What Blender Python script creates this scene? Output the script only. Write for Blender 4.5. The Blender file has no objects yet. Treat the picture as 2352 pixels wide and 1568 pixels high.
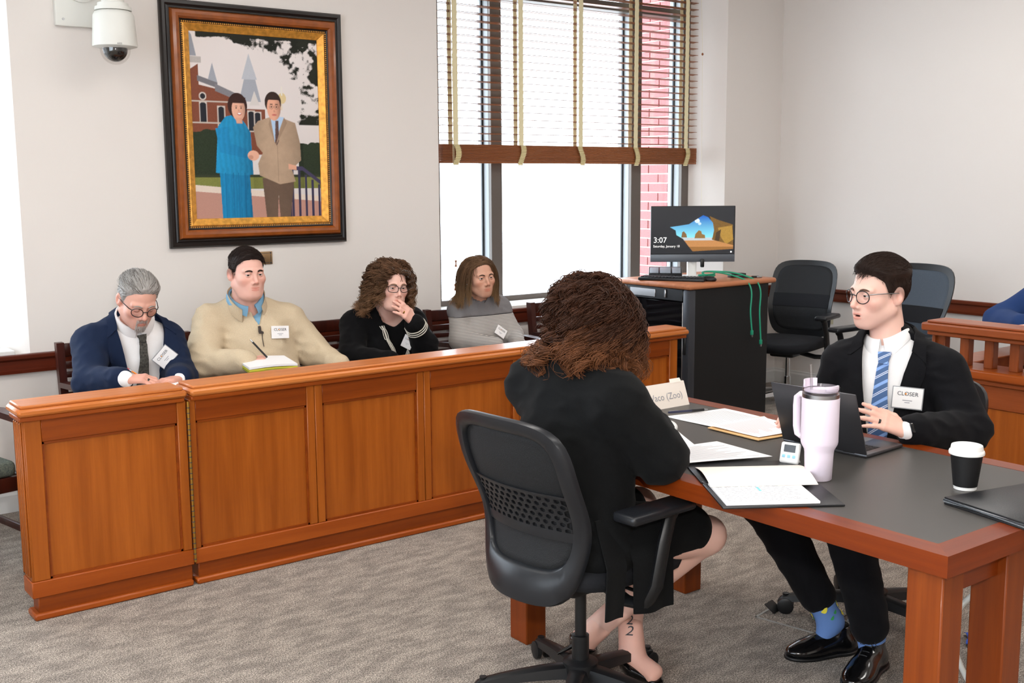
import bpy, bmesh, math, random
import numpy as np
from mathutils import Matrix, Vector

# ------------------------------------------------------------------ camera, sky, lamps, exposure
S = bpy.context.scene
C = S.collection
rng = np.random.default_rng(7)
random.seed(7)
A = np.array

def srgb(r, g, b):
    f = lambda c: (c/255/12.92) if c/255 <= .04045 else ((c/255+.055)/1.055)**2.4
    return (f(r), f(g), f(b))

def cam_setup():
    yaw, pitch, roll, fpx, h = math.radians(37.2726), math.radians(8.1889), math.radians(.3626), 2569.66, 1.6
    f = A([math.sin(yaw)*math.cos(pitch), math.cos(yaw)*math.cos(pitch), -math.sin(pitch)])
    r = A([math.cos(yaw), -math.sin(yaw), 0]); d = np.cross(f, r)
    r2 = r*math.cos(roll)+d*math.sin(roll); d2 = -r*math.sin(roll)+d*math.cos(roll)
    cd = bpy.data.cameras.new('camera'); cd.sensor_width = 36; cd.lens = fpx*36/2352; cd.clip_end = 200
    o = bpy.data.objects.new('camera', cd); C.objects.link(o)
    up, bk = -d2, -f
    o.matrix_world = Matrix(((r2[0], up[0], bk[0], 0), (r2[1], up[1], bk[1], 0), (r2[2], up[2], bk[2], h), (0, 0, 0, 1)))
    S.camera = o
cam_setup()

W = bpy.data.worlds.new('sky'); S.world = W; W.use_nodes = True
W.node_tree.nodes['Background'].inputs[0].default_value = (.80, .90, 1.0, 1)
W.node_tree.nodes['Background'].inputs[1].default_value = 8.0
S.view_settings.view_transform = 'Standard'
S.view_settings.look = 'None'
S.view_settings.gamma = 1
S.view_settings.use_curve_mapping = False
S.view_settings.exposure = 0.0

def lamp(name, kind, loc, energy, color, rot=(0, 0, 0), **kw):
    l = bpy.data.lights.new(name, kind); l.energy = energy; l.color = color
    for k, v in kw.items(): setattr(l, k, v)
    o = bpy.data.objects.new(name, l); C.objects.link(o); o.location = loc; o.rotation_euler = rot
    return o
# ceiling troffers of the courtroom (above the frame)
for i, (x, y) in enumerate(((0.2, .6), (2.7, .6), (5.2, .6), (0.2, 3.4), (2.7, 3.4), (5.2, 3.4))):
    lamp('ceiling_troffer', 'AREA', (x, y, 3.21), 26, (1, .97, .93), shape='RECTANGLE', size=1.2, size_y=.6)
# the photographer's flash just above and beside the lens
lamp('camera_flash', 'POINT', (.14, -.08, 1.86), 150, (1, .97, .93), shadow_soft_size=.05)

# ------------------------------------------------------------------ materials
def mat(name, col, rough=.5, metal=0., bump=0., bscale=200., var=0., vscale=30., coat=0., spec=.5, stretch=None, col2=None,
        trans=0., alpha=1., emit=None, estr=0., sheen=0., vcol=False, sss=0., ior=1.45, detail=4., aniso=None):
    m = bpy.data.materials.new(name); m.use_nodes = True
    nt = m.node_tree; N = nt.nodes; L = nt.links; b = N['Principled BSDF']
    c = (*col, 1)
    b.inputs['Base Color'].default_value = c
    b.inputs['Roughness'].default_value = rough
    b.inputs['Metallic'].default_value = metal
    b.inputs['IOR'].default_value = ior
    b.inputs['Specular IOR Level'].default_value = spec
    b.inputs['Coat Weight'].default_value = coat
    b.inputs['Coat Roughness'].default_value = .15
    b.inputs['Transmission Weight'].default_value = trans
    b.inputs['Alpha'].default_value = alpha
    if sheen: b.inputs['Sheen Weight'].default_value = sheen
    if sss:
        b.inputs['Subsurface Weight'].default_value = sss
        b.inputs['Subsurface Radius'].default_value = (.012, .005, .003)
        b.inputs['Subsurface Scale'].default_value = 1.
    if emit is not None:
        b.inputs['Emission Color'].default_value = (*emit, 1); b.inputs['Emission Strength'].default_value = estr
    base = None
    if vcol:
        a = N.new('ShaderNodeVertexColor'); a.layer_name = 'Col'; base = a.outputs['Color']
        L.new(base, b.inputs['Base Color'])
    tc = N.new('ShaderNodeTexCoord'); src = tc.outputs['Object']
    if stretch:
        mp = N.new('ShaderNodeMapping'); mp.inputs['Scale'].default_value = stretch; L.new(src, mp.inputs[0]); src = mp.outputs[0]
    if var:
        n = N.new('ShaderNodeTexNoise'); n.inputs['Scale'].default_value = vscale; n.inputs['Detail'].default_value = detail; L.new(src, n.inputs['Vector'])
        if col2 is not None:
            r = N.new('ShaderNodeValToRGB'); r.color_ramp.elements[0].position = .5-.25/var if var > 1 else .35; r.color_ramp.elements[1].position = .5+.25/var if var > 1 else .65
            r.color_ramp.elements[0].color = c; r.color_ramp.elements[1].color = (*col2, 1)
            L.new(n.outputs['Fac'], r.inputs[0]); L.new(r.outputs[0], b.inputs['Base Color'])
        else:
            mx = N.new('ShaderNodeMix'); mx.data_type = 'RGBA'; mx.blend_type = 'MULTIPLY'; mx.inputs[0].default_value = 1
            r = N.new('ShaderNodeMapRange'); r.inputs['From Min'].default_value = .3; r.inputs['From Max'].default_value = .7
            r.inputs['To Min'].default_value = 1-var; r.inputs['To Max'].default_value = 1+var
            L.new(n.outputs['Fac'], r.inputs['Value'])
            if base is not None: L.new(base, mx.inputs[6])
            else: mx.inputs[6].default_value = c
            L.new(r.outputs[0], mx.inputs[7]); L.new(mx.outputs[2], b.inputs['Base Color'])
    if bump:
        n2 = N.new('ShaderNodeTexNoise'); n2.inputs['Scale'].default_value = bscale; n2.inputs['Detail'].default_value = 3; L.new(src, n2.inputs['Vector'])
        bp = N.new('ShaderNodeBump'); bp.inputs['Strength'].default_value = bump; bp.inputs['Distance'].default_value = .002
        L.new(n2.outputs['Fac'], bp.inputs['Height']); L.new(bp.outputs[0], b.inputs['Normal'])
    return m

def wood(name, c1, c2, axis='z', rough=.36, coat=.10, scale=1.):
    """streaky veneer with the grain along one axis"""
    m = bpy.data.materials.new(name); m.use_nodes = True
    nt = m.node_tree; N = nt.nodes; L = nt.links; b = N['Principled BSDF']
    tc = N.new('ShaderNodeTexCoord'); mp = N.new('ShaderNodeMapping')
    sc = {'x': (1.2, 26, 26), 'y': (26, 1.2, 26), 'z': (26, 26, 1.2)}[axis]
    mp.inputs['Scale'].default_value = tuple(s*scale for s in sc); L.new(tc.outputs['Object'], mp.inputs[0])
    n = N.new('ShaderNodeTexNoise'); n.inputs['Scale'].default_value = 1.; n.inputs['Detail'].default_value = 6; n.inputs['Distortion'].default_value = .35
    L.new(mp.outputs[0], n.inputs['Vector'])
    n2 = N.new('ShaderNodeTexNoise'); n2.inputs['Scale'].default_value = 9.; n2.inputs['Detail'].default_value = 5; L.new(mp.outputs[0], n2.inputs['Vector'])
    r = N.new('ShaderNodeValToRGB'); r.color_ramp.elements[0].position = .3; r.color_ramp.elements[1].position = .7
    r.color_ramp.elements[0].color = (*c1, 1); r.color_ramp.elements[1].color = (*c2, 1); L.new(n.outputs['Fac'], r.inputs[0])
    mx = N.new('ShaderNodeMix'); mx.data_type = 'RGBA'; mx.blend_type = 'MULTIPLY'; mx.inputs[0].default_value = .35
    L.new(r.outputs[0], mx.inputs[6]); L.new(n2.outputs['Fac'], mx.inputs[7])
    mx2 = N.new('ShaderNodeMix'); mx2.data_type = 'RGBA'; mx2.inputs[0].default_value = .35; L.new(mx.outputs[2], mx2.inputs[6]); L.new(r.outputs[0], mx2.inputs[7])
    L.new(mx2.outputs[2], b.inputs['Base Color'])
    b.inputs['Roughness'].default_value = rough; b.inputs['Specular IOR Level'].default_value = .28; b.inputs['Coat Weight'].default_value = coat*.7; b.inputs['Coat Roughness'].default_value = .12
    bp = N.new('ShaderNodeBump'); bp.inputs['Strength'].default_value = .05; bp.inputs['Distance'].default_value = .001
    L.new(n2.outputs['Fac'], bp.inputs['Height']); L.new(bp.outputs[0], b.inputs['Normal'])
    return m

def carpet_mat():
    m = bpy.data.materials.new('carpet'); m.use_nodes = True
    nt = m.node_tree; N = nt.nodes; L = nt.links; b = N['Principled BSDF']
    tc = N.new('ShaderNodeTexCoord')
    def noise(scale, detail=3, stretch=(1, 1, 1)):
        mp = N.new('ShaderNodeMapping'); mp.inputs['Scale'].default_value = stretch; L.new(tc.outputs['Object'], mp.inputs[0])
        n = N.new('ShaderNodeTexNoise'); n.inputs['Scale'].default_value = scale; n.inputs['Detail'].default_value = detail; L.new(mp.outputs[0], n.inputs['Vector']); return n.outputs['Fac']
    def ramp(x, p0, c0, p1, c1):
        r = N.new('ShaderNodeValToRGB'); e = r.color_ramp.elements; e[0].position = p0; e[0].color = (*c0, 1); e[1].position = p1; e[1].color = (*c1, 1); L.new(x, r.inputs[0]); return r.outputs[0]
    def mul(a, c, f=1.):
        x = N.new('ShaderNodeMix'); x.data_type = 'RGBA'; x.blend_type = 'MULTIPLY'; x.inputs[0].default_value = f; L.new(a, x.inputs[6]); L.new(c, x.inputs[7]); return x.outputs[2]
    big = ramp(noise(9, 5, (1, 2.2, 1)), .38, srgb(138, 129, 121), .62, srgb(170, 160, 150))
    mid = ramp(noise(75, 3, (1, 2.5, 1)), .33, (.55, .53, .51), .66, (1.2, 1.2, 1.2))
    fine = ramp(noise(230, 2), .39, (.28, .27, .26), .63, (1.6, 1.57, 1.53))
    L.new(mul(mul(big, mid, .8), fine, .9), b.inputs['Base Color'])
    b.inputs['Roughness'].default_value = .95; b.inputs['Specular IOR Level'].default_value = .1; b.inputs['Sheen Weight'].default_value = .15
    bp = N.new('ShaderNodeBump'); bp.inputs['Strength'].default_value = .6; bp.inputs['Distance'].default_value = .004
    L.new(noise(300, 2), bp.inputs['Height']); L.new(bp.outputs[0], b.inputs['Normal'])
    return m

def stripes_mat(name, ca, cb, cc, per, axis, w1=.25, rough=.5, fabric=True):
    """bands of colour along an object axis (vector), period in metres; a thin light line inside"""
    m = bpy.data.materials.new(name); m.use_nodes = True
    nt = m.node_tree; N = nt.nodes; L = nt.links; b = N['Principled BSDF']
    tc = N.new('ShaderNodeTexCoord'); d = N.new('ShaderNodeVectorMath'); d.operation = 'DOT_PRODUCT'
    d.inputs[1].default_value = tuple(x/per for x in axis); L.new(tc.outputs['Object'], d.inputs[0])
    fr = N.new('ShaderNodeMath'); fr.operation = 'FRACT'; L.new(d.outputs['Value'], fr.inputs[0])
    r = N.new('ShaderNodeValToRGB'); r.color_ramp.interpolation = 'CONSTANT'
    e = r.color_ramp.elements; e[0].position = 0; e[0].color = (*ca, 1); e[1].position = 1-w1; e[1].color = (*cb, 1)
    if cc is not None:
        x = e.new((1-w1)*.45); x.color = (*cc, 1); x = e.new((1-w1)*.52); x.color = (*ca, 1)
        x = e.new((1-w1)*.58); x.color = (*cc, 1); x = e.new((1-w1)*.64); x.color = (*ca, 1)
    L.new(fr.outputs[0], r.inputs[0]); L.new(r.outputs[0], b.inputs['Base Color'])
    b.inputs['Roughness'].default_value = rough
    if fabric: b.inputs['Sheen Weight'].default_value = .2
    return m

def glass_mat(name, tint=(1, 1, 1), gloss=.06):
    m = bpy.data.materials.new(name); m.use_nodes = True
    nt = m.node_tree; N = nt.nodes; L = nt.links
    N.remove(N['Principled BSDF']); out = N['Material Output']
    t = N.new('ShaderNodeBsdfTransparent'); t.inputs[0].default_value = (*tint, 1)
    g = N.new('ShaderNodeBsdfGlossy'); g.inputs['Roughness'].default_value = .03
    x = N.new('ShaderNodeMixShader'); x.inputs[0].default_value = gloss
    L.new(t.outputs[0], x.inputs[1]); L.new(g.outputs[0], x.inputs[2]); L.new(x.outputs[0], out.inputs[0])
    return m

M = {}
CH1, CH2 = srgb(146, 72, 16), srgb(176, 94, 28)
M['cherry_z'] = wood('cherry_upright', CH1, CH2, 'z')
M['cherry_x'] = wood('cherry_along', srgb(148, 66, 14), srgb(172, 84, 24), 'x')
M['cherry_y'] = wood('cherry_across', srgb(148, 66, 14), srgb(172, 84, 24), 'y')
M['cherry_dx'] = wood('cherry_dark_rail', srgb(124, 52, 8), srgb(148, 68, 14), 'x')
M['cherry_cap'] = wood('cherry_cap', srgb(186, 100, 40), srgb(208, 126, 62), 'x', rough=.38, coat=.2)  # cherry lightened: window and ceiling light on the cap put into the colour
M['stand_y'] = wood('stand_wood_rail', srgb(138, 66, 28), srgb(164, 84, 40), 'y', rough=.35)
M['stand_z'] = wood('stand_wood_panel', srgb(128, 62, 26), srgb(154, 80, 38), 'z', rough=.35)
M['table_x'] = wood('table_wood_x', srgb(112, 42, 6), srgb(134, 56, 11), 'x', rough=.34, coat=.1)
M['table_y'] = wood('table_wood_y', srgb(112, 42, 6), srgb(134, 56, 11), 'y', rough=.34, coat=.1)
M['table_z'] = wood('table_wood_z', srgb(116, 48, 9), srgb(140, 66, 17), 'z', rough=.4, coat=.1)
M['mahog_x'] = wood('mahogany_along', srgb(78, 28, 14), srgb(104, 40, 20), 'x')
M['mahog_y'] = wood('mahogany_across', srgb(88, 36, 16), srgb(118, 52, 24), 'y')
M['chairwood'] = wood('chair_mahogany', srgb(48, 16, 9), srgb(70, 25, 14), 'z')
M['carttop'] = wood('cart_top_oak', srgb(178, 108, 70), srgb(200, 130, 90), 'x', rough=.4)
M['wall'] = mat('wall_paint', srgb(228, 222, 217), .85, bump=.05, bscale=300, spec=.2)
M['white'] = mat('white_paint', srgb(226, 226, 224), .5)
M['ceil'] = mat('ceiling_tile', srgb(236, 234, 230), .9)
M['carpet'] = carpet_mat()
M['black_plastic'] = mat('black_plastic', srgb(20, 21, 23), .40, bump=.03, bscale=500)
M['grey_black'] = mat('charcoal_plastic', srgb(27, 29, 33), .34)
M['black_paint'] = mat('black_powder_coat', srgb(16, 16, 17), .55, bump=.04, bscale=600)
M['mesh_black'] = mat('black_mesh_fabric', srgb(15, 17, 20), .7, bump=.8, bscale=420, var=.6, vscale=520)
M['mesh_grey'] = mat('grey_mesh_fabric', srgb(62, 72, 84), .65, bump=.5, bscale=420, var=.25, vscale=500)
M['seat_black'] = mat('black_seat_fabric', srgb(11, 13, 19), .9, bump=.3, bscale=300)
M['chrome'] = mat('chrome', srgb(200, 202, 205), .18, 1.)
M['steel'] = mat('brushed_steel', srgb(170, 170, 172), .3, 1.)
M['brass'] = mat('brass', srgb(190, 150, 70), .3, 1.)
M['taupe'] = mat('taupe_window_frame', srgb(98, 90, 84), .45)
M['alu'] = mat('pale_aluminium_frame', srgb(150, 156, 160), .4)  # frame grey lightened with sky brightness for mullion sides; also colours the cable ties
M['glass'] = glass_mat('window_glass')
M['laminate'] = mat('charcoal_laminate', srgb(66, 63, 60), .38, bump=.03, bscale=800, spec=.45)
M['paper'] = mat('white_paper', srgb(240, 238, 238), .8)
M['paper_warm'] = mat('cream_paper', srgb(242, 232, 222), .8)
M['ink'] = mat('dark_ink', srgb(60, 60, 66), .7)
M['ink_soft'] = mat('grey_ink', srgb(150, 150, 158), .7)
M['orange'] = mat('orange_print', srgb(240, 150, 60), .7)
M['black_leather'] = mat('black_leather', srgb(26, 27, 30), .38, bump=.25, bscale=260)
M['white_plastic'] = mat('white_plastic', srgb(232, 232, 230), .35)
M['cream_tape'] = mat('cream_cotton_tape', srgb(232, 222, 184), .8)
M['brick'] = mat('red_brick', srgb(172, 104, 104), .9, bump=.4, bscale=60, var=.25, vscale=14)
M['mortar'] = mat('pale_mortar', srgb(205, 200, 192), .95)

# ------------------------------------------------------------------ mesh helpers
def unit(v):
    v = A(v, float); return v/np.linalg.norm(v)

class MB:
    def __init__(s): s.v = []; s.f = []
    def add(s, V, F):
        n = len(s.v); s.v.extend([tuple(map(float, p)) for p in V]); s.f.extend([tuple(int(i)+n for i in q) for q in F]); return s
    def box(s, lo, hi):
        x0, y0, z0 = lo; x1, y1, z1 = hi
        return s.add([(x0,y0,z0),(x1,y0,z0),(x1,y1,z0),(x0,y1,z0),(x0,y0,z1),(x1,y0,z1),(x1,y1,z1),(x0,y1,z1)],
                     [(0,3,2,1),(4,5,6,7),(0,1,5,4),(1,2,6,5),(2,3,7,6),(3,0,4,7)])
    def rbox(s, lo, hi, r=.004, seg=2, M4=None):
        bm = bmesh.new(); bmesh.ops.create_cube(bm, size=1)
        lo = A(lo, float); hi = A(hi, float)
        for v in bm.verts: v.co = Vector((lo+hi)/2 + A(v.co)*(hi-lo))
        bmesh.ops.bevel(bm, geom=list(bm.edges)+list(bm.verts), offset=min(r, .49*float(min(hi-lo))), segments=seg, profile=.5, affect='EDGES')
        if M4 is not None: bm.transform(M4)
        bm.verts.index_update()
        s.add([v.co for v in bm.verts], [[v.index for v in f.verts] for f in bm.faces]); bm.free(); return s
    def prism(s, poly, a, b, axis='z'):
        n = len(poly)
        def p(q, h):
            return {'z': (q[0], q[1], h), 'x': (h, q[0], q[1]), 'y': (q[0], h, q[1])}[axis]
        V = [p(q, a) for q in poly]+[p(q, b) for q in poly]
        return s.add(V, [tuple(range(n))[::-1], tuple(range(n, 2*n))]+[(i, (i+1) % n, n+(i+1) % n, n+i) for i in range(n)])
    def tube(s, pts, r, n=8, closed=False, flat=None):
        P = A(pts, float); m = len(P); R = np.broadcast_to(A(r, float), (m,))
        T = np.roll(P, -1, 0)-np.roll(P, 1, 0)
        if not closed: T[0] = P[1]-P[0]; T[-1] = P[-1]-P[-2]
        T /= np.linalg.norm(T, axis=1)[:, None]+1e-12
        ref = A([0, 0, 1.]) if abs(T[0][2]) < .9 else A([1., 0, 0])
        u = np.cross(T[0], ref); u /= np.linalg.norm(u); V = []
        fl = flat or (1, 1)
        for i in range(m):
            u = u-T[i]*(u@T[i]); u /= np.linalg.norm(u)+1e-12; w = np.cross(T[i], u)
            for k in range(n):
                a = 2*math.pi*k/n; V.append(P[i]+R[i]*(math.cos(a)*u*fl[0]+math.sin(a)*w*fl[1]))
        F = []
        for i in range(m if closed else m-1):
            j = (i+1) % m
            for k in range(n): F.append((i*n+k, i*n+(k+1) % n, j*n+(k+1) % n, j*n+k))
        if not closed: F += [tuple(range(n))[::-1], tuple((m-1)*n+k for k in range(n))]
        return s.add(V, F)
    def lathe(s, prof, c=(0, 0, 0), n=32, caps=True):
        V = []; F = []; m = len(prof)
        for r, z in prof:
            for k in range(n): a = 2*math.pi*k/n; V.append((c[0]+r*math.cos(a), c[1]+r*math.sin(a), c[2]+z))
        for i in range(m-1):
            for k in range(n): F.append((i*n+k, i*n+(k+1) % n, (i+1)*n+(k+1) % n, (i+1)*n+k))
        if caps: F += [tuple(range(n))[::-1], tuple((m-1)*n+k for k in range(n))]
        return s.add(V, F)
    def ell(s, c, r, n=16, m=10):
        V = [(c[0], c[1], c[2]-r[2])]
        for i in range(1, m):
            t = -math.pi/2+math.pi*i/m
            for k in range(n): a = 2*math.pi*k/n; V.append((c[0]+r[0]*math.cos(t)*math.cos(a), c[1]+r[1]*math.cos(t)*math.sin(a), c[2]+r[2]*math.sin(t)))
        V.append((c[0], c[1], c[2]+r[2])); F = []
        for k in range(n): F.append((0, 1+(k+1) % n, 1+k)); F.append((len(V)-1, 1+(m-2)*n+k, 1+(m-2)*n+(k+1) % n))
        for i in range(m-2):
            for k in range(n): F.append((1+i*n+k, 1+i*n+(k+1) % n, 1+(i+1)*n+(k+1) % n, 1+(i+1)*n+k))
        return s.add(V, F)
    def slab(s, G, th):
        """G (m,n,3) surface; thickened by vector(s) th"""
        G = A(G, float); m, n = G.shape[:2]; th = A(th, float)
        V = np.concatenate([G.reshape(-1, 3), (G+th).reshape(-1, 3)]); o = m*n; F = []
        for i in range(m-1):
            for j in range(n-1):
                a, b, c, d = i*n+j, i*n+j+1, (i+1)*n+j+1, (i+1)*n+j
                F += [(a, b, c, d), (o+a, o+d, o+c, o+b)]
        for i in range(m-1): F += [(i*n, (i+1)*n, o+(i+1)*n, o+i*n), (i*n+n-1, o+i*n+n-1, o+(i+1)*n+n-1, (i+1)*n+n-1)]
        for j in range(n-1): F += [(j, o+j, o+j+1, j+1), ((m-1)*n+j, (m-1)*n+j+1, o+(m-1)*n+j+1, o+(m-1)*n+j)]
        return s.add(V, F)
    def move(s, R=None, t=(0, 0, 0)):
        V = A(s.v)
        if R is not None: V = V@A(R).T
        s.v = [tuple(p) for p in V+A(t)]; return s
    def build(s, name, m, parent=None, smooth=True, ang=40, fixn=True):
        return mesh_obj(name, s.v, s.f, m, parent, smooth, ang, fixn)

def mesh_obj(name, V, F, m, parent=None, smooth=True, ang=40, fixn=True, col=None):
    me = bpy.data.meshes.new(name); me.from_pydata([tuple(v) for v in V] if not isinstance(V, np.ndarray) else V.tolist(), [], F if not isinstance(F, np.ndarray) else F.tolist())
    if fixn:
        bm = bmesh.new(); bm.from_mesh(me); bmesh.ops.recalc_face_normals(bm, faces=bm.faces); bm.to_mesh(me); bm.free()
    if smooth:
        me.polygons.foreach_set('use_smooth', [True]*len(me.polygons))
        if ang: me.set_sharp_from_angle(angle=math.radians(ang))
    if col is not None:
        at = me.color_attributes.new('Col', 'FLOAT_COLOR', 'POINT')
        cc = np.ones((len(me.vertices), 4), np.float32); cc[:, :3] = col; at.data.foreach_set('color', cc.ravel())
    me.materials.append(m if not isinstance(m, str) else M[m]); me.update()
    o = bpy.data.objects.new(name, me); C.objects.link(o)
    if parent is not None: o.parent = parent
    return o

def tag(o, label=None, cat=None, group=None, kind=None):
    for k, v in (('label', label), ('category', cat), ('group', group), ('kind', kind)):
        if v: o[k] = v
    return o
def thing(name, label, cat, loc=(0, 0, 0), rz=0, group=None, kind=None):
    o = bpy.data.objects.new(name, None); C.objects.link(o); o.location = loc; o.rotation_euler = (0, 0, rz); o.empty_display_size = .1
    return tag(o, label, cat, group, kind)
def copy_tree(o, parent=None):
    c = o.copy(); C.objects.link(c); c.parent = parent
    for ch in [x for x in C.objects if x.parent == o]: copy_tree(ch, c)
    return c
def text_geo(txt, size, align='CENTER'):
    cu = bpy.data.curves.new('t', 'FONT'); cu.body = txt; cu.size = size; cu.align_x = align; cu.align_y = 'CENTER'; cu.resolution_u = 3
    o = bpy.data.objects.new('t', cu); C.objects.link(o)
    me = bpy.data.meshes.new_from_object(o.evaluated_get(bpy.context.evaluated_depsgraph_get()))
    V = A([v.co for v in me.vertices]); F = [tuple(p.vertices) for p in me.polygons]
    bpy.data.objects.remove(o); bpy.data.curves.remove(cu); bpy.data.meshes.remove(me)
    return V.reshape(-1, 3), F
def lettering(txt, size, origin, ex, ey, m, parent, align='CENTER', name='lettering', lift=.0006, slant=0.):
    """flat printed text on a plane with axes ex, ey"""
    V, F = text_geo(txt, size, align)
    ex, ey = unit(ex), unit(ey); n = np.cross(ex, ey)
    P = A(origin)+np.outer(V[:, 0]+slant*V[:, 1], ex)+np.outer(V[:, 1], ey)+n*lift
    return mesh_obj(name, P, F, m, parent, smooth=False, fixn=False)
def rotz(a): return A([[math.cos(a), -math.sin(a), 0], [math.sin(a), math.cos(a), 0], [0, 0, 1]])
# ------------------------------------------------------------------ the room
YW, XR, ZC = 5.75, 7.01, 3.25
tag(MB().box((-2.7, -3.2, -.1), (XR+.2, 6.3, 0)).build('floor', 'carpet', smooth=False), kind='structure')
tag(MB().box((-2.7, -3.2, ZC), (XR+.2, 6.3, ZC+.1)).build('ceiling', 'ceil', smooth=False), kind='structure')
tag(MB().box((XR, -3.2, 0), (XR+.2, 6.2, ZC)).build('wall_right', 'wall', smooth=False), kind='structure')
wl = MB().box((-2.7, -3.2, 0), (-2.5, -.6, ZC)).box((-2.7, 3.4, 0), (-2.5, 6.2, ZC)).box((-2.7, -.6, 0), (-2.5, 3.4, .8)).box((-2.7, -.6, 2.8), (-2.5, 3.4, ZC))
tag(wl.build('wall_left', 'wall', smooth=False), kind='structure')
w3 = thing('window_3', 'tall window on the side wall behind the photographer', None, (-2.6, 1.4, .8), kind='structure')
for y_ in (-2., -.70, .62, 1.92): MB().rbox((-.05, y_, 0), (.05, y_+.08, 2.0), .004, 1).build('mullion', 'taupe', w3)
for z_ in (0, 1.93): MB().rbox((-.049, -1.95, z_), (.049, 1.95, z_+.07), .004, 1).build('rail', 'taupe', w3)
for y_ in (-1.92, -.62, .70): MB().box((-.004, y_, .07), (.004, y_+1.22, 1.93)).build('pane', 'glass', w3, smooth=False)
tag(MB().box((-2.7, -3.4, 0), (XR+.2, -3.2, ZC)).build('wall_front', 'wall', smooth=False), kind='structure')
ZS, ZH, YF = .795, 3.12, 6.0
w = MB()
w.prism([(-2.5, YW), (-1.1, YW), (-.97, YF), (-.97, 6.2), (-2.5, 6.2)], 0, ZC)
w.prism([(1.405, YW), (3.824, YW), (3.952, YF), (3.952, 6.2), (1.277, 6.2), (1.277, YF)], 0, ZC)
w.prism([(6.383, YW), (XR, YW), (XR, 6.2), (6.255, 6.2), (6.255, YF)], 0, ZC)
for x0, x1 in ((-1.1, 1.405), (3.824, 6.383)):
    w.box((x0, YW, 0), (x1, 6.2, ZS-.03)); w.box((x0, YW, ZH), (x1, 6.2, ZC))
tag(w.build('wall_back', 'wall', smooth=False), kind='structure')

# chair rails, sills and baseboards
def rail_prof(d0): return [(0, .685), (d0*.75, .685), (d0*.8, .70), (d0*.62, .705), (d0*.62, .745), (d0*.8, .75), (d0, .757), (d0, .772), (d0*.9, .777), (0, .777)]
tag(MB().prism([(YW-a, z) for a, z in rail_prof(.034)], -2.5, XR-.03, 'x').build('trim_1', 'mahog_x', smooth=False), kind='structure')
tag(MB().prism([(XR-a, z) for a, z in rail_prof(.034)], -3.2, YW-.0, 'y').build('trim_2', 'mahog_y', smooth=False), kind='structure')
bp = [(0, 0), (.018, 0), (.018, .085), (.012, .098), (.012, .108), (0, .112)]
tag(MB().prism([(YW-a, z) for a, z in bp], -2.5, XR, 'x').build('baseboard_back', 'white', smooth=False), kind='structure')
tag(MB().prism([(XR-a, z) for a, z in bp], -3.2, YW, 'y').build('baseboard_right', 'white', smooth=False), kind='structure')

def window(n, xa, xb, mulls, label):
    """mulls: (x0,x1) of upright bars on the inner face y=YF"""
    t = thing('window_%d' % n, label, None, ((xa+xb)/2, YF, ZS), kind='structure')
    ox = A([(xa+xb)/2, YF, ZS])
    def b(name, lo, hi, m, r=.003): return MB().rbox(A(lo)-ox, A(hi)-ox, r, 1).build(name, m, t)
    D = .15
    for x0, x1 in mulls:
        b('mullion', (x0, YF, ZS), (x1, YF+.03, ZH), 'taupe')
        b('mullion_depth', (x0+.001, YF+.03, ZS), (x1-.001, YF+D, ZH), 'alu')  # sides paler than the front: sky light put into the colour
    b('bottom_rail', (xa, YF+.002, ZS-.03), (xb, YF+.12, ZS+.035), 'taupe')
    b('transom', (xa, YF+.004, 2.775), (xb, YF+D-.01, 2.835), 'taupe')
    b('head_rail', (xa, YF+.003, ZH-.05), (xb, YF+D, ZH), 'taupe')
    for (l0, l1), (r0, r1) in zip(mulls[:-1], mulls[1:]):
        for z0, z1 in ((ZS+.035, 2.775), (2.835, ZH-.05)):
            MB().box(A([l1, YF+.10, z0])-ox, A([r0, YF+.108, z1])-ox).build('pane', 'glass', t, smooth=False)
            g = MB()
            for xx in (l1, r0-.012): g.box(A([xx, YF+.088, z0])-ox, A([xx+.012, YF+.100, z1])-ox)
            g.build('gasket', 'grey_black', t, smooth=False)
    s = MB().rbox(A([xa-.06, YW-.004, ZS-.03])-ox, A([xb+.06, YF, ZS])-ox, .004, 1).build('window_sill', 'white', t)
    return t
window(1, 3.952, 6.255, [(3.952, 4.0), (4.405, 4.494), (5.665, 5.761), (6.183, 6.255)], 'wide window with taupe frame and half-raised wooden blind')
window(2, -.97, 1.277, [(-.97, -.9), (.12, .21), (1.2, 1.277)], 'bright window beside the dome camera at the wall end')

# brick pier outside, seen through the end pane
bpier = thing('wall_outside', 'red brick pier outside the wide window', None, (6.36, 6.9, 0), kind='structure')
MB().box((.012, -.68, 0), (.30, -.07, 3.2)).build('mortar_core', 'mortar', bpier, smooth=False)
brick_me = None
zc = .55
row = 0
while zc < 3.1:
    off = 0 if row % 2 == 0 else .108
    y = -.68-off
    while y < -.07:
        y0, y1 = max(y, -.68), min(y+.205, -.07)
        if y1-y0 > .03:
            if brick_me is None:
                o = MB().rbox((0, -.5, -.5), (.05, .5, .5), .004, 1).build('brick', 'brick', bpier); brick_me = o.data
            else:
                o = bpy.data.objects.new('brick', brick_me); C.objects.link(o); o.parent = bpier
            o.location = (random.uniform(-.001, .0015), (y0+y1)/2, zc+.03); o.scale = (1, y1-y0, .062)
        y += .216
    zc += .0735; row += 1
# pale soffit and ground beyond the glass
tag(MB().box((-12, 6.6, -3.2), (26, 40, -3.0)).build('ground_outside', mat('pale_paving', srgb(200, 198, 192), .9), smooth=False), kind='structure')

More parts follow.
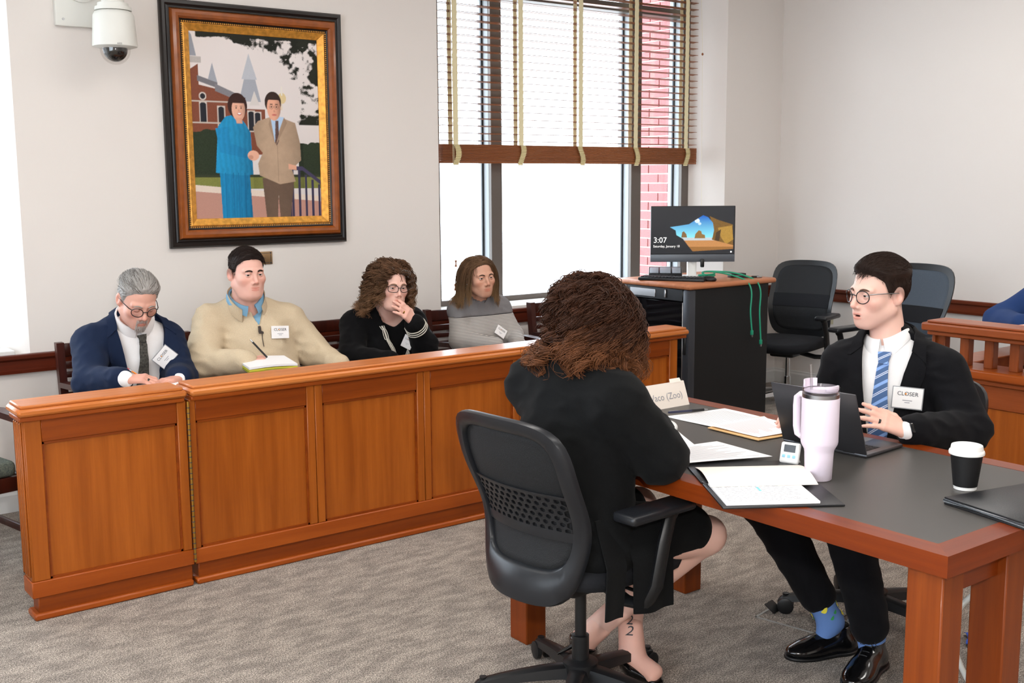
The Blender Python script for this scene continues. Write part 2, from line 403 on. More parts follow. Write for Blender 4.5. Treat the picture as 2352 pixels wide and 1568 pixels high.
# ------------------------------------------------------------------ venetian blind
YB = 5.925
BX0, BX1 = 3.955, 6.232
bl = thing('venetian_blind', 'brown wooden venetian blind with cream ladder tapes, half raised over the wide window', 'blind', ((BX0+BX1)/2, YB, 1.71))
bo = A([(BX0+BX1)/2, YB, 1.71])
M['slat'] = wood('blind_slat_wood', srgb(128, 72, 38), srgb(158, 96, 56), 'x', rough=.35)
def slat_mesh():
    hw, n = .026, 5; G = np.zeros((n, 2, 3))
    for i in range(n):
        s = -1+2*i/(n-1)
        for j, x in enumerate((BX0-bo[0], BX1-bo[0])): G[i, j] = (x, s*hw, .0012*(1-s*s))
    return MB().slab(G, (0, 0, .003))
slat0 = None
def slat(z, tilt, dy=0):
    global slat0
    if slat0 is None: o = slat_mesh().build('slat', 'slat', bl); slat0 = o.data
    else: o = bpy.data.objects.new('slat', slat0); C.objects.link(o); o.parent = bl
    o.location = (0, dy, z-1.71); o.rotation_euler = (tilt, 0, 0)
stk0 = None
for k in range(11):
    if stk0 is None: o = MB().rbox((BX0-bo[0], -.026, 0), (BX1-bo[0], .026, .0088), .0015, 1).build('gathered_slat', 'slat', bl); stk0 = o.data
    else: o = bpy.data.objects.new('gathered_slat', stk0); C.objects.link(o); o.parent = bl
    o.location = (0, random.uniform(-.002, .002), .0165+k*.0093)
z = 1.832
while z < 3.02: slat(z+.018, math.radians(-3)); z += .0465
MB().rbox((BX0-bo[0], -.026, 0), (BX1-bo[0], .026, .016), .004).build('bottom_rail', 'slat', bl)
MB().rbox((BX0-bo[0]-.001, -.03, 1.345), (BX1-bo[0]+.001, .03, 1.395), .004).build('head_rail', 'slat', bl)
for x in (4.052, 4.573, 5.088, 5.604, 6.113):
    for yy, wd in ((-.030, .019), (.030, .016)):
        zz = np.linspace(.115, 1.35, 66); G = np.zeros((66, 2, 3))
        for i, z in enumerate(zz):
            b = .0018*math.sin((z-.14)/.0465*2*math.pi)
            for j, s in enumerate((-1, 1)): G[i, j] = (x-bo[0]+s*wd, yy+(b if yy < 0 else -b), z)
        MB().slab(G, (0, .001 if yy > 0 else -.001, 0)).build('ladder_tape', 'cream_tape', bl)
    # bunched tape over the gathered slats
    n = 27; zz = np.linspace(-.012, .118, n); G = np.zeros((n, 2, 3)); ph = random.uniform(-1, 1)
    for i, z in enumerate(zz):
        b = -.034-(.010 if i % 2 else 0); sh = .016*math.sin(ph+z*30)
        for j, s in enumerate((-1, 1)): G[i, j] = (x-bo[0]+s*.021+sh, b, z)
    MB().slab(G, (0, -.001, 0)).build('gathered_tape', 'cream_tape', bl, smooth=False)
for x, zt in ((4.02, 1.08), (4.012, .93)):
    c = MB().tube([(x-bo[0], -.06, zt-1.71), (x-bo[0], -.055, .2), (x-bo[0], -.033, 1.34)], .0012, 5).build('lift_cord', 'cream_tape', bl)
    MB().lathe([(.004, -.022), (.008, -.02), (.004, -.004), (.004, .006), (.007, .018), (.003, .022)], (x-bo[0], -.06, zt-1.71), 12).build('cord_tassel', 'slat', c)
c = MB().tube([(6.232-bo[0], -.05, 1.2), (6.24-bo[0], -.06, .86), (6.25-bo[0], -.06, .2), (6.26-bo[0], -.06, -.35)], .0009, 5).build('tilt_cord', 'cream_tape', bl)
MB().ell((6.242-bo[0], -.06, .80), (.008, .008, .01), 10, 6).build('cord_bead', 'slat', c)

# cords lying on the sill of the end window
c = MB()
for k in range(3):
    c.tube([(1.02+.04*k, 5.80, .800), (1.12, 5.79+.02*k, .815), (1.2, 5.82-.01*k, .803), (1.27, 5.80+.02*k, .802), (1.18, 5.86, .80), (1.05, 5.85+.01*k, .803)], .0022, 6)
o = thing('blind_cord', 'tangled white blind cord lying on the bright sill by the dome camera', 'cord', (1.2, 5.82, .795))
c.move(t=(-1.2, -5.82, -.795)).build('cord', 'white_plastic', o)
MB().ell((.07, -.01, .014), (.013, .013, .013), 12, 8).build('cord_bead', 'slat', o)

# outlet on the far wall
o = thing('wall_outlet', 'cream outlet plate low on the wall behind the black swivel chair', 'outlet', (XR, 5.27, .547))
MB().rbox((-.006, -.068, -.038), (0, .068, .038), .002).build('cover_plate', mat('ivory_plastic', srgb(214, 206, 176), .4), o)
for s in (-1, 1): MB().lathe([(.016, 0), (.015, .002)], (0, 0, 0), 16).move(A([[0, 0, -1], [0, 1, 0], [1, 0, 0]]), (-.006, s*.03, 0)).build('socket', 'white', o)

# ------------------------------------------------------------------ framed portrait
PX0, PX1, PZ0, PZ1 = 2.128, 3.165, 1.258, 2.527
pf = thing('framed_portrait', 'large portrait of a couple in a black, walnut and gold frame', 'picture', ((PX0+PX1)/2, YW, PZ0))
po = A([(PX0+PX1)/2, YW, PZ0]); Wp, Hp = PX1-PX0, PZ1-PZ0
def frame_ring(name, prof, m):
    """prof: (inset from the outer edge, depth from the wall); mitred ring"""
    V = []; F = []; n = len(prof)
    for sx, sz in ((-1, 0), (1, 0), (1, 1), (-1, 1)):
        for a, d in prof: V.append((sx*(Wp/2-a), -d, a if sz == 0 else Hp-a))
    for k in range(4):
        for i in range(n): F.append((k*n+i, k*n+(i+1) % n, ((k+1) % 4)*n+(i+1) % n, ((k+1) % 4)*n+i))
    return mesh_obj(name, V, F, m, pf, ang=30)
M['frame_black'] = mat('frame_black', srgb(26, 20, 18), .35)
M['frame_walnut'] = mat('frame_walnut', srgb(142, 74, 26), .28, var=.2, vscale=20, coat=.4)
M['gold'] = mat('frame_gold', srgb(222, 160, 70), .42, .5, var=.25, vscale=40, bump=.15, bscale=60)
frame_ring('outer_moulding', [(0, 0), (0, .022), (.008, .034), (.022, .036), (.030, .030), (.036, .034), (.044, .034), (.046, 0)], 'frame_black')
frame_ring('walnut_moulding', [(.046, 0), (.046, .036), (.055, .052), (.07, .057), (.084, .052), (.094, .04), (.096, 0)], 'frame_walnut')
frame_ring('inner_band', [(.096, 0), (.096, .038), (.104, .032), (.112, .030), (.112, 0)], 'frame_black')
frame_ring('gold_liner', [(.112, 0), (.112, .030), (.118, .034), (.124, .030), (.150, .016), (.152, .010), (.152, 0)], 'gold')
bd = MB(); step = .011
for x in np.arange(-Wp/2+.11, Wp/2-.109, step):
    for z in (.107, Hp-.107): bd.ell((x, -.032, z), (.0042, .004, .0042), 6, 4)
for z in np.arange(.118, Hp-.117, step):
    for x in (-Wp/2+.107, Wp/2-.107): bd.ell((x, -.032, z), (.0042, .004, .0042), 6, 4)
tag(bd.build('bead_strip', 'gold', pf), kind='stuff')

class Canvas:
    """a small picture painted into the colours of a fine flat mesh (a print)"""
    def __init__(s, w, h, asp):
        s.h, s.w = h, w; yy, xx = np.mgrid[0:h, 0:w]; s.x = (xx+.5)/w; s.y = 1-(yy+.5)/h; s.a = np.zeros((h, w, 3)); s.asp = asp
        g = np.random.default_rng(3); s.n = g.random((h, w))
        k = np.zeros((h, w))
        for st, am in ((w//8, .42), (w//20, .3), (w//50, .28)):
            gg = g.random((h//st+3, w//st+3)); fy, fx = np.arange(h)/st, np.arange(w)/st; iy, ix = fy.astype(int), fx.astype(int); ty, tx = (fy-iy)[:, None], (fx-ix)[None]
            k += am*((gg[iy][:, ix]*(1-ty)+gg[iy+1][:, ix]*ty)*(1-tx)+(gg[iy][:, ix+1]*(1-ty)+gg[iy+1][:, ix+1]*ty)*tx)
        s.n2 = k
    def put(s, m, c, var=0.):
        c = A(srgb(*c)); v = 1+var*(s.n-.5)*2 if var else np.ones_like(s.n); s.a[m] = (c*v[..., None])[m]
    def ell(s, cx, cy, rx, ry, c, var=0., cond=True): s.put((((s.x-cx)/rx)**2+((s.y-cy)/ry)**2 < 1) & cond, c, var)
    def poly(s, pts, c, var=0., cond=True):
        ins = np.zeros(s.x.shape, bool); n = len(pts)
        for i in range(n):
            (x0, y0), (x1, y1) = pts[i], pts[(i+1) % n]
            if y0 == y1: continue
            t = ((y0 > s.y) != (y1 > s.y)) & (s.x < (x1-x0)*(s.y-y0)/(y1-y0)+x0); ins ^= t
        s.put(ins & cond, c, var)
    def rect(s, x0, y0, x1, y1, c, var=0., cond=True): s.put((s.x > x0) & (s.x < x1) & (s.y > y0) & (s.y < y1) & cond, c, var)
    def build(s, name, m, parent, o, ex, ey):
        """one vertex per pixel centre"""
        h, w = s.h//2, s.w//2; dn = lambda q: q[:h*2, :w*2].reshape(h, 2, w, 2, -1).mean((1, 3))
        col = dn(s.a); X = dn(s.x)[..., 0].copy(); Y = dn(s.y)[..., 0].copy()
        # stretch the outermost samples to the edges
        X[:, 0] = 0; X[:, -1] = 1; Y[0] = 1; Y[-1] = 0
        V = A(o)+X.reshape(-1, 1)*A(ex)+Y.reshape(-1, 1)*A(ey)
        i = np.arange(h*w).reshape(h, w); F = np.stack([i[1:, :-1], i[1:, 1:], i[:-1, 1:], i[:-1, :-1]], -1).reshape(-1, 4)
        return mesh_obj(name, V, F, m, parent, smooth=False, fixn=False, col=col.reshape(-1, 3))
cv = Canvas(500, 672, .74)
x, y, n1, n2 = cv.x, cv.y, cv.n, cv.n2
for i in range(3): cv.a[..., i] = srgb(226, 218, 216)[i]*(.86+.2*y)
# far building: brick body, slate roofs, spires, windows
bk = (128, 72, 52)
cv.poly([(0, .80), (.06, .83), (.06, .72), (.20, .70), (.36, .655), (.36, .60), (.56, .60), (.56, .35), (0, .35)], bk, .22)
cv.poly([(.05, .77), (.20, .735), (.20, .705), (.05, .74)], (120, 118, 124), .1); cv.poly([(.18, .73), (.36, .675), (.36, .64), (.18, .69)], (130, 128, 134), .1)
cv.poly([(.0, 1), (.02, .98), (.05, .87), (0, .87)], (150, 154, 164), .05); cv.rect(0, .835, .085, .868, (186, 180, 176), .1)
cv.poly([(.36, .64), (.45, .89), (.53, .64)], (164, 168, 178), .05); cv.poly([(.385, .76), (.445, .90), (.505, .76)], (188, 192, 200), .05)
cv.poly([(.13, .75), (.165, .84), (.20, .735)], (160, 164, 174), .05); cv.poly([(.64, .60), (.64, .68), (.70, .68), (.70, .60)], (222, 206, 186), .05); cv.ell(.70, .665, .032, .03, (220, 198, 150), .05); cv.rect(.692, .68, .704, .73, (230, 224, 214))
cv.poly([(.44, .62), (.48, .70), (.52, .62)], (214, 208, 204))
for wx, wy in ((.085, .57), (.22, .55), (.45, .53), (.50, .525)):
    cv.rect(wx-.03, wy-.055, wx+.03, wy+.062, (206, 196, 188)); cv.rect(wx-.023, wy-.05, wx+.023, wy+.045, (34, 36, 44)); cv.ell(wx, wy+.045, .023, .012, (34, 36, 44))
cv.ell(.085, .66, .028, .022, (206, 196, 188)); cv.ell(.085, .66, .019, .015, (40, 40, 48))
for yy in (.515, .63): cv.rect(0, yy, .36, yy+.007, (196, 184, 174))
# trees, lawn, path
cv.put((y < .45+.05*n2) & (x < .25) & (y > .2), (40, 52, 34), .5); cv.put((y < .40+.04*n2) & (x > .82) & (y > .2), (40, 52, 34), .5)
cv.rect(0, .16, 1, .235, (126, 130, 66), .2); cv.rect(0, .225, 1, .24, (52, 58, 40), .3)
cv.poly([(0, .15), (1, .085), (1, .115), (0, .185)], (222, 206, 192), .05); cv.poly([(0, 0), (1, 0), (1, .085), (0, .15)], (186, 140, 126), .08)
# overhanging leaves
leaf = np.clip((n2-.5)*2.2+.5, 0, 1)*.8+n1*.2
cv.put((y > .985-.02*leaf) & (x > .05), (26, 28, 18)); edge = np.clip((x-.08)/.9, 0, 1)
cv.put((y > 1.0-.07*edge-.16*leaf*edge-.36*np.clip(x-.62, 0, 1)) & (leaf > .30), (24, 26, 17), .4)
cv.put((x > .90-.10*leaf) & (y > .52) & (leaf > .45), (30, 33, 22), .4)
# railing
for k in range(5):
    xx = .765+.055*k; top = .275-.10*max(0, (xx-.80))/.2
    cv.rect(xx-.010, 0, xx+.010, top, (58, 54, 80))
cv.poly([(.71, .265), (.72, .285), (.85, .285), (1.0, .205), (1.0, .18), (.85, .262)], (66, 60, 88)); cv.rect(.725, 0, .755, .27, (58, 54, 80))
# figure in turquoise
cv.poly([(.20, .0), (.19, .26), (.42, .26), (.435, 0)], (22, 128, 178), .06); cv.poly([(.16, .25), (.19, .50), (.25, .555), (.34, .57), (.40, .52), (.44, .47), (.45, .24), (.36, .235)], (30, 142, 192), .08)
cv.poly([(.17, .49), (.20, .36), (.40, .33), (.40, .38), (.28, .41), (.27, .50)], (26, 132, 184), .06)
for xx in (.23, .29, .33, .38): cv.rect(xx, .0, xx+.006, .25, (18, 108, 156))
cv.ell(.345, .615, .075, .07, (56, 30, 26), .25); cv.ell(.352, .595, .052, .062, (226, 172, 148)); cv.poly([(.30, .63), (.40, .63), (.41, .66), (.30, .66)], (56, 30, 26), .2)
cv.poly([(.325, .55), (.335, .52), (.38, .52), (.375, .55)], (216, 160, 136)); cv.ell(.358, .572, .017, .0085, (190, 96, 92)); cv.ell(.358, .5735, .013, .0045, (250, 244, 240)); cv.poly([(.352, .60), (.362, .585), (.346, .584)], (206, 150, 128)); cv.rect(.325, .611, .345, .614, (70, 44, 38)); cv.rect(.363, .611, .383, .614, (70, 44, 38)); cv.ell(.335, .603, .006, .004, (50, 30, 28)); cv.ell(.373, .603, .006, .004, (50, 30, 28))
# figure in tan suit
cv.poly([(.545, 0), (.52, .22), (.78, .22), (.74, 0), (.655, 0), (.645, .12), (.635, 0)], (104, 84, 70), .10)
cv.poly([(.46, .50), (.50, .535), (.60, .56), (.70, .555), (.80, .53), (.835, .42), (.84, .32), (.76, .27), (.79, .20), (.66, .185), (.50, .235), (.49, .30), (.53, .36), (.485, .40)], (178, 152, 128), .06)
cv.poly([(.60, .565), (.63, .42), (.71, .56)], (178, 204, 232)); cv.poly([(.64, .54), (.632, .42), (.645, .40), (.665, .43), (.665, .54)], (92, 70, 66), .6)
cv.poly([(.60, .56), (.585, .52), (.632, .405), (.63, .42)], (160, 134, 112)); cv.poly([(.71, .56), (.735, .53), (.64, .405), (.645, .425)], (160, 134, 112))
cv.rect(.647, .20, .652, .40, (150, 126, 106)); cv.poly([(.735, .30), (.735, .27), (.80, .265), (.80, .29)], (222, 166, 140))
cv.ell(.625, .64, .066, .06, (52, 34, 28), .2); cv.ell(.63, .61, .054, .07, (222, 164, 138)); cv.poly([(.57, .65), (.59, .685), (.66, .68), (.685, .65), (.66, .655), (.60, .655)], (52, 34, 28), .2)
cv.ell(.633, .572, .020, .005, (196, 110, 100)); cv.poly([(.632, .605), (.642, .587), (.626, .587)], (200, 142, 118)); cv.rect(.60, .628, .622, .632, (60, 40, 34)); cv.rect(.642, .628, .664, .632, (60, 40, 34))
for xx in (.612, .652): cv.ell(xx, .615, .018, .012, (160, 118, 100)); cv.ell(xx, .615, .015, .010, (214, 160, 136)); cv.ell(xx, .616, .006, .004, (50, 36, 32))
cv.ell(.455, .345, .045, .028, (226, 172, 148)); cv.ell(.435, .335, .02, .012, (200, 146, 124))
# soft modelling of the two figures (the print's own tones)
def tone(cond, fac): cv.a[cond] *= fac[cond][:, None]
isw = (cv.a[..., 2] > cv.a[..., 0]*2.2) & (x < .5); tone(isw, 1.12-.5*np.clip((x-.17)/.28, 0, 1)**1.5+.22*(n2-.5)+.08*np.sin(x*160+n2*9))
ist = (x > .45) & (x < .86) & (y < .57) & (cv.a[..., 0] > cv.a[..., 2]*1.25) & (cv.a[..., 0] < .6) & (np.abs(cv.a[..., 0]-cv.a[..., 1]) < .2); tone(ist, 1.06-.35*np.abs((x-.63)/.2)**2+.3*(n2-.5))
for cx_, cy_ in ((.352, .595), (.63, .61)):
    m_ = ((x-cx_)/.056)**2+((y-cy_)/.072)**2 < 1; tone(m_, 1.08-.45*np.clip((x-cx_)/.055+.1, 0, 1)**1.6)
M['print'] = mat('colour_print', (1, 1, 1), .45, vcol=True, spec=.3)
cv.build('printed_portrait', 'print', pf, (-Wp/2+.150, -.012, .150), (Wp-.30, 0, 0), (0, 0, Hp-.30))
MB().box((-Wp/2+.1, -.011, .1), (Wp/2-.1, -.002, Hp-.1)).build('backing_board', 'frame_black', pf, smooth=False)

# brass plaque under the portrait
pl = thing('name_plaque', 'small brass name plaque on the wall beneath the portrait', 'plaque', (2.6, YW, 1.15))
MB().rbox((-.105, -.008, 0), (.105, 0, .07), .002).build('plate', mat('plaque_brass', srgb(158, 128, 92), .35, .6), pl)
b = MB()
for z in (.008, .060): b.box((-.085, -.009, z), (.085, -.0082, z+.002))
for xx in (-.095, .093): b.box((xx, -.009, .016), (xx+.002, -.0082, .054))
for xx in (-.098, .090):
    for z in (.004, .058): b.box((xx, -.0092, z), (xx+.008, -.0082, z+.008))
b.build('engraved_border', 'ink', pl, smooth=False)
lettering('Craig Lewis', .021, (.012, -.0082, .035), (1, 0, 0), (0, 0, 1), 'ink', pl)

# ------------------------------------------------------------------ dome camera
dc = thing('dome_camera', 'white dome security camera on a wall bracket', 'camera', (1.82, YW, 2.15))
wp = mat('camera_housing', srgb(224, 224, 218), .4)
MB().rbox((-.205, -.035, .20), (.02, 0, .52), .006).build('wall_plate', wp, dc)
MB().lathe([(.085, 0), (.085, .012), (.062, .02), (.062, .03)], n=28).move(A([[1, 0, 0], [0, 0, -1], [0, 1, 0]]), (-.08, -.035, .40)).build('cover_boss', wp, dc)
MB().lathe([(.006, 0), (.006, .004)], n=10).move(A([[1, 0, 0], [0, 0, -1], [0, 1, 0]]), (-.17, -.035, .232)).build('screw', 'steel', dc)
MB().tube([(-.06, -.03, .42), (-.05, -.12, .44), (-.02, -.21, .42), (0, -.25, .36), (0, -.25, .27)], [.055, .054, .052, .05, .048], 20).build('arm', wp, dc)
cc = (0, -.25, 0)
MB().lathe([(.072, .272), (.07, .292), (.052, .296), (.052, .31), (.04, .312)], cc, 32).build('collar', wp, dc)
MB().lathe([(.085, .258), (.083, .274), (.07, .276)], cc, 32).build('collar', wp, dc)
MB().lathe([(.075, .084), (.102, .092), (.1035, .098), (.094, .235), (.086, .250), (.07, .258)], cc, 36).build('housing', wp, dc)
MB().lathe([(.056, .085)]+[(.056*math.cos(t), .078-.056*math.sin(t)) for t in np.linspace(0, 1.5, 10)], cc, 28).build('lens_ball', mat('smoked_lens', srgb(16, 16, 18), .12), dc)
MB().lathe([(.070, .088)]+[(.070*math.cos(t), .080-.072*math.sin(t)) for t in np.linspace(0, 1.52, 12)], cc, 28, caps=False).build('clear_dome', glass_mat('clear_bubble', (.95, .94, .93), .08), dc)
lettering('AXIS', .011, (-.012, -.352, .0965), (1, 0, 0), (0, .15, 1), 'ink', dc, lift=.002)
# ------------------------------------------------------------------ jury box
def jury_section(name, label, cat, x0, x1, bounds, left_end, right_end):
    """x0,x1: body ends; bounds: list of (panel x start, panel x end)"""
    YJ = 4.2
    t = thing(name, label, cat, ((x0+x1)/2, YJ+.06, 0)); o = A([(x0+x1)/2, YJ+.06, 0])
    def b(nm, lo, hi, m, r=.003, par=None): return MB().rbox(A(lo)-o, A(hi)-o, r, 1).build(nm, m, par or t)
    # framing: stiles, rails, recessed veneer panels with a bead
    edges = [x0]+[e for p in bounds for e in p]+[x1]
    prev = x0
    for i, (pa, pb) in enumerate(bounds):
        ca = x0 if i == 0 else (bounds[i-1][1]+pa)/2
        cb = x1 if i == len(bounds)-1 else (pb+bounds[i+1][0])/2
        b('stile', (ca+.001, YJ, .150), (pa, YJ+.05, .755), 'cherry_z')
        b('stile', (pb, YJ, .150), (cb-.001, YJ+.05, .755), 'cherry_z')
        b('top_rail', (pa, YJ+.002, .668), (pb, YJ+.05, .755), 'cherry_dx')
        b('panel', (pa, YJ+.014, .150), (pb, YJ+.03, .668), 'cherry_z', .001)
        bead = MB()
        for lo, hi in (((pa, YJ+.007, .150), (pa+.008, YJ+.016, .668)), ((pb-.008, YJ+.007, .150), (pb, YJ+.016, .668)),
                       ((pa, YJ+.007, .660), (pb, YJ+.016, .668)), ((pa, YJ+.007, .150), (pb, YJ+.016, .158))): bead.box(A(lo)-o, A(hi)-o)
        bead.build('panel_bead', 'cherry_dx', t, smooth=False)
    b('bottom_rail', (x0-.002, YJ-.004, .088), (x1+.002, YJ+.05, .150), 'cherry_x')
    b('plinth', (x0+.015, YJ+.016, .02), (x1-.0, YJ+.09, .088), 'cherry_dx')
    b('base_shoe', (x0+(-.004 if left_end else .002), YJ-.002, 0), (x1+(.004 if right_end else -.002), YJ+.1, .026), 'cherry_x', .006)
    b('core', (x0+.004, YJ+.03, .09), (x1-.004, YJ+.115, .755), 'cherry_z')
    ex0 = x0-(.022 if left_end else -.001); ex1 = x1+(.06 if right_end else -.004)
    b('cap_moulding', (ex0+.006, YJ-.014, .752), (ex1-.006, YJ+.13, .772), 'cherry_x', .004)
    b('cap', (ex0, YJ-.03, .772), (ex1, YJ+.15, .800), 'cherry_cap', .009)
    b('cap_top', (ex0+.012, YJ-.018, .799), (ex1-.012, YJ+.138, .812), 'cherry_cap', .004)
    if left_end:   # fluted end pilaster
        b('end_post', (x0-.004, YJ+.004, .150), (x0+.004, YJ+.11, .755), 'cherry_z')
        for k in range(4): b('flute', (x0-.010, YJ+.012+k*.026, .165), (x0-.003, YJ+.026+k*.026, .745), 'cherry_z', .003)
        b('end_rail', (x0-.008, YJ-.004, .088), (x0+.004, YJ+.115, .150), 'cherry_x')
    return t, o, b
g, go, gb = jury_section('jury_gate', 'cherry wood jury box gate with one panel, fluted end, brass hinge', 'gate', .985, 1.590, [(1.046, 1.552)], True, False)
h = MB().tube(A([(1.594, 4.193, .10), (1.594, 4.193, .752)])-go, .006, 8).build('piano_hinge', 'brass', g)
k = MB()
for z in np.arange(.11, .74, .022): k.tube(A([(1.594, 4.193, z), (1.594, 4.193, z+.003)])-go, .0068, 8)
tag(k.build('hinge_knuckles', 'ink', h, smooth=False), kind='stuff')
jury_section('jury_box_front', 'long cherry wood jury box front with recessed panels and moulded cap', 'jury box', 1.600, 4.318,
             [(1.626, 2.110), (2.184, 2.658), (2.730, 3.204), (3.276, 3.750), (3.822, 4.258)], False, True)

# ------------------------------------------------------------------ dark slat-back chairs
def slat_chair():
    t = thing('wooden_armchair', 'x', 'chair')
    for s in (-1, 1):
        y = s*.262
        MB().slab(A([[(-.20, y-.018, 0), (-.20, y+.018, 0)], [(-.215, y-.018, .42), (-.215, y+.018, .42)], [(-.265, y-.018, .835), (-.265, y+.018, .835)]]), (.045, 0, 0)).build('back_post', 'chairwood', t)
        MB().rbox((.22, y-.02, 0), (.262, y+.02, .645), .004).build('front_leg', 'chairwood', t)
        MB().slab(A([[(-.215, y-.022, .62), (-.215, y+.022, .62)], [(.05, y-.028, .645), (.05, y+.028, .645)], [(.285, y-.026, .64), (.285, y+.026, .64)]]), (0, 0, .026)).build('armrest', 'chairwood', t)
        MB().rbox((-.19, y-.012, .36), (.23, y+.012, .42), .003).build('side_rail', 'chairwood', t)
        MB().rbox((-.19, y-.009, .17), (.23, y+.009, .20), .003).build('stretcher', 'chairwood', t)
    MB().rbox((.225, -.25, .36), (.25, .25, .42), .003).build('front_rail', 'chairwood', t)
    MB().rbox((-.205, -.25, .36), (-.18, .25, .42), .003).build('rear_rail', 'chairwood', t)
    MB().rbox((-.258, -.246, .765), (-.236, .246, .828), .005).build('crest_rail', 'chairwood', t)
    for k in range(6):
        z = .725-k*.05
        x = -.226-(z-.42)*.05
        MB().rbox((x-.010, -.246, z-.014), (x+.010, .246, z+.014), .003).build('back_slat', 'chairwood', t)
    q = MB().rbox((-.20, -.235, .42), (.25, .235, .485), .022, 3).build('seat_cushion', mat('green_tweed', srgb(58, 66, 64), .95, bump=.6, bscale=150, var=1.2, vscale=170, col2=srgb(98, 104, 92)), t)
    return t
ch0 = slat_chair()
R90 = -math.pi/2
spots = [((.80, 4.95), math.radians(-78), 'dark wooden slat-back armchair with green tweed seat past the jury gate end'),
         ((1.76, 5.36), math.radians(-92), 'dark wooden slat-back chair under the grey-haired man in the blue suit'),
         ((2.40, 5.36), math.radians(-90), 'dark wooden slat-back chair under the man in the beige sweater'),
         ((3.09, 5.36), math.radians(-90), 'dark wooden slat-back chair under the curly-haired woman in black'),
         ((3.88, 5.36), math.radians(-94), 'dark wooden slat-back chair under the woman in the grey striped sweater'),
         ((4.63, 5.30), math.radians(-90), 'empty dark wooden slat-back chair below the wide window')]
for i, ((x, y), a, lb) in enumerate(spots):
    o = ch0 if i == 0 else copy_tree(ch0)
    o.location = (x, y, 0); o.rotation_euler = (0, 0, a); o['label'] = lb; o['group'] = 'jury box chairs'

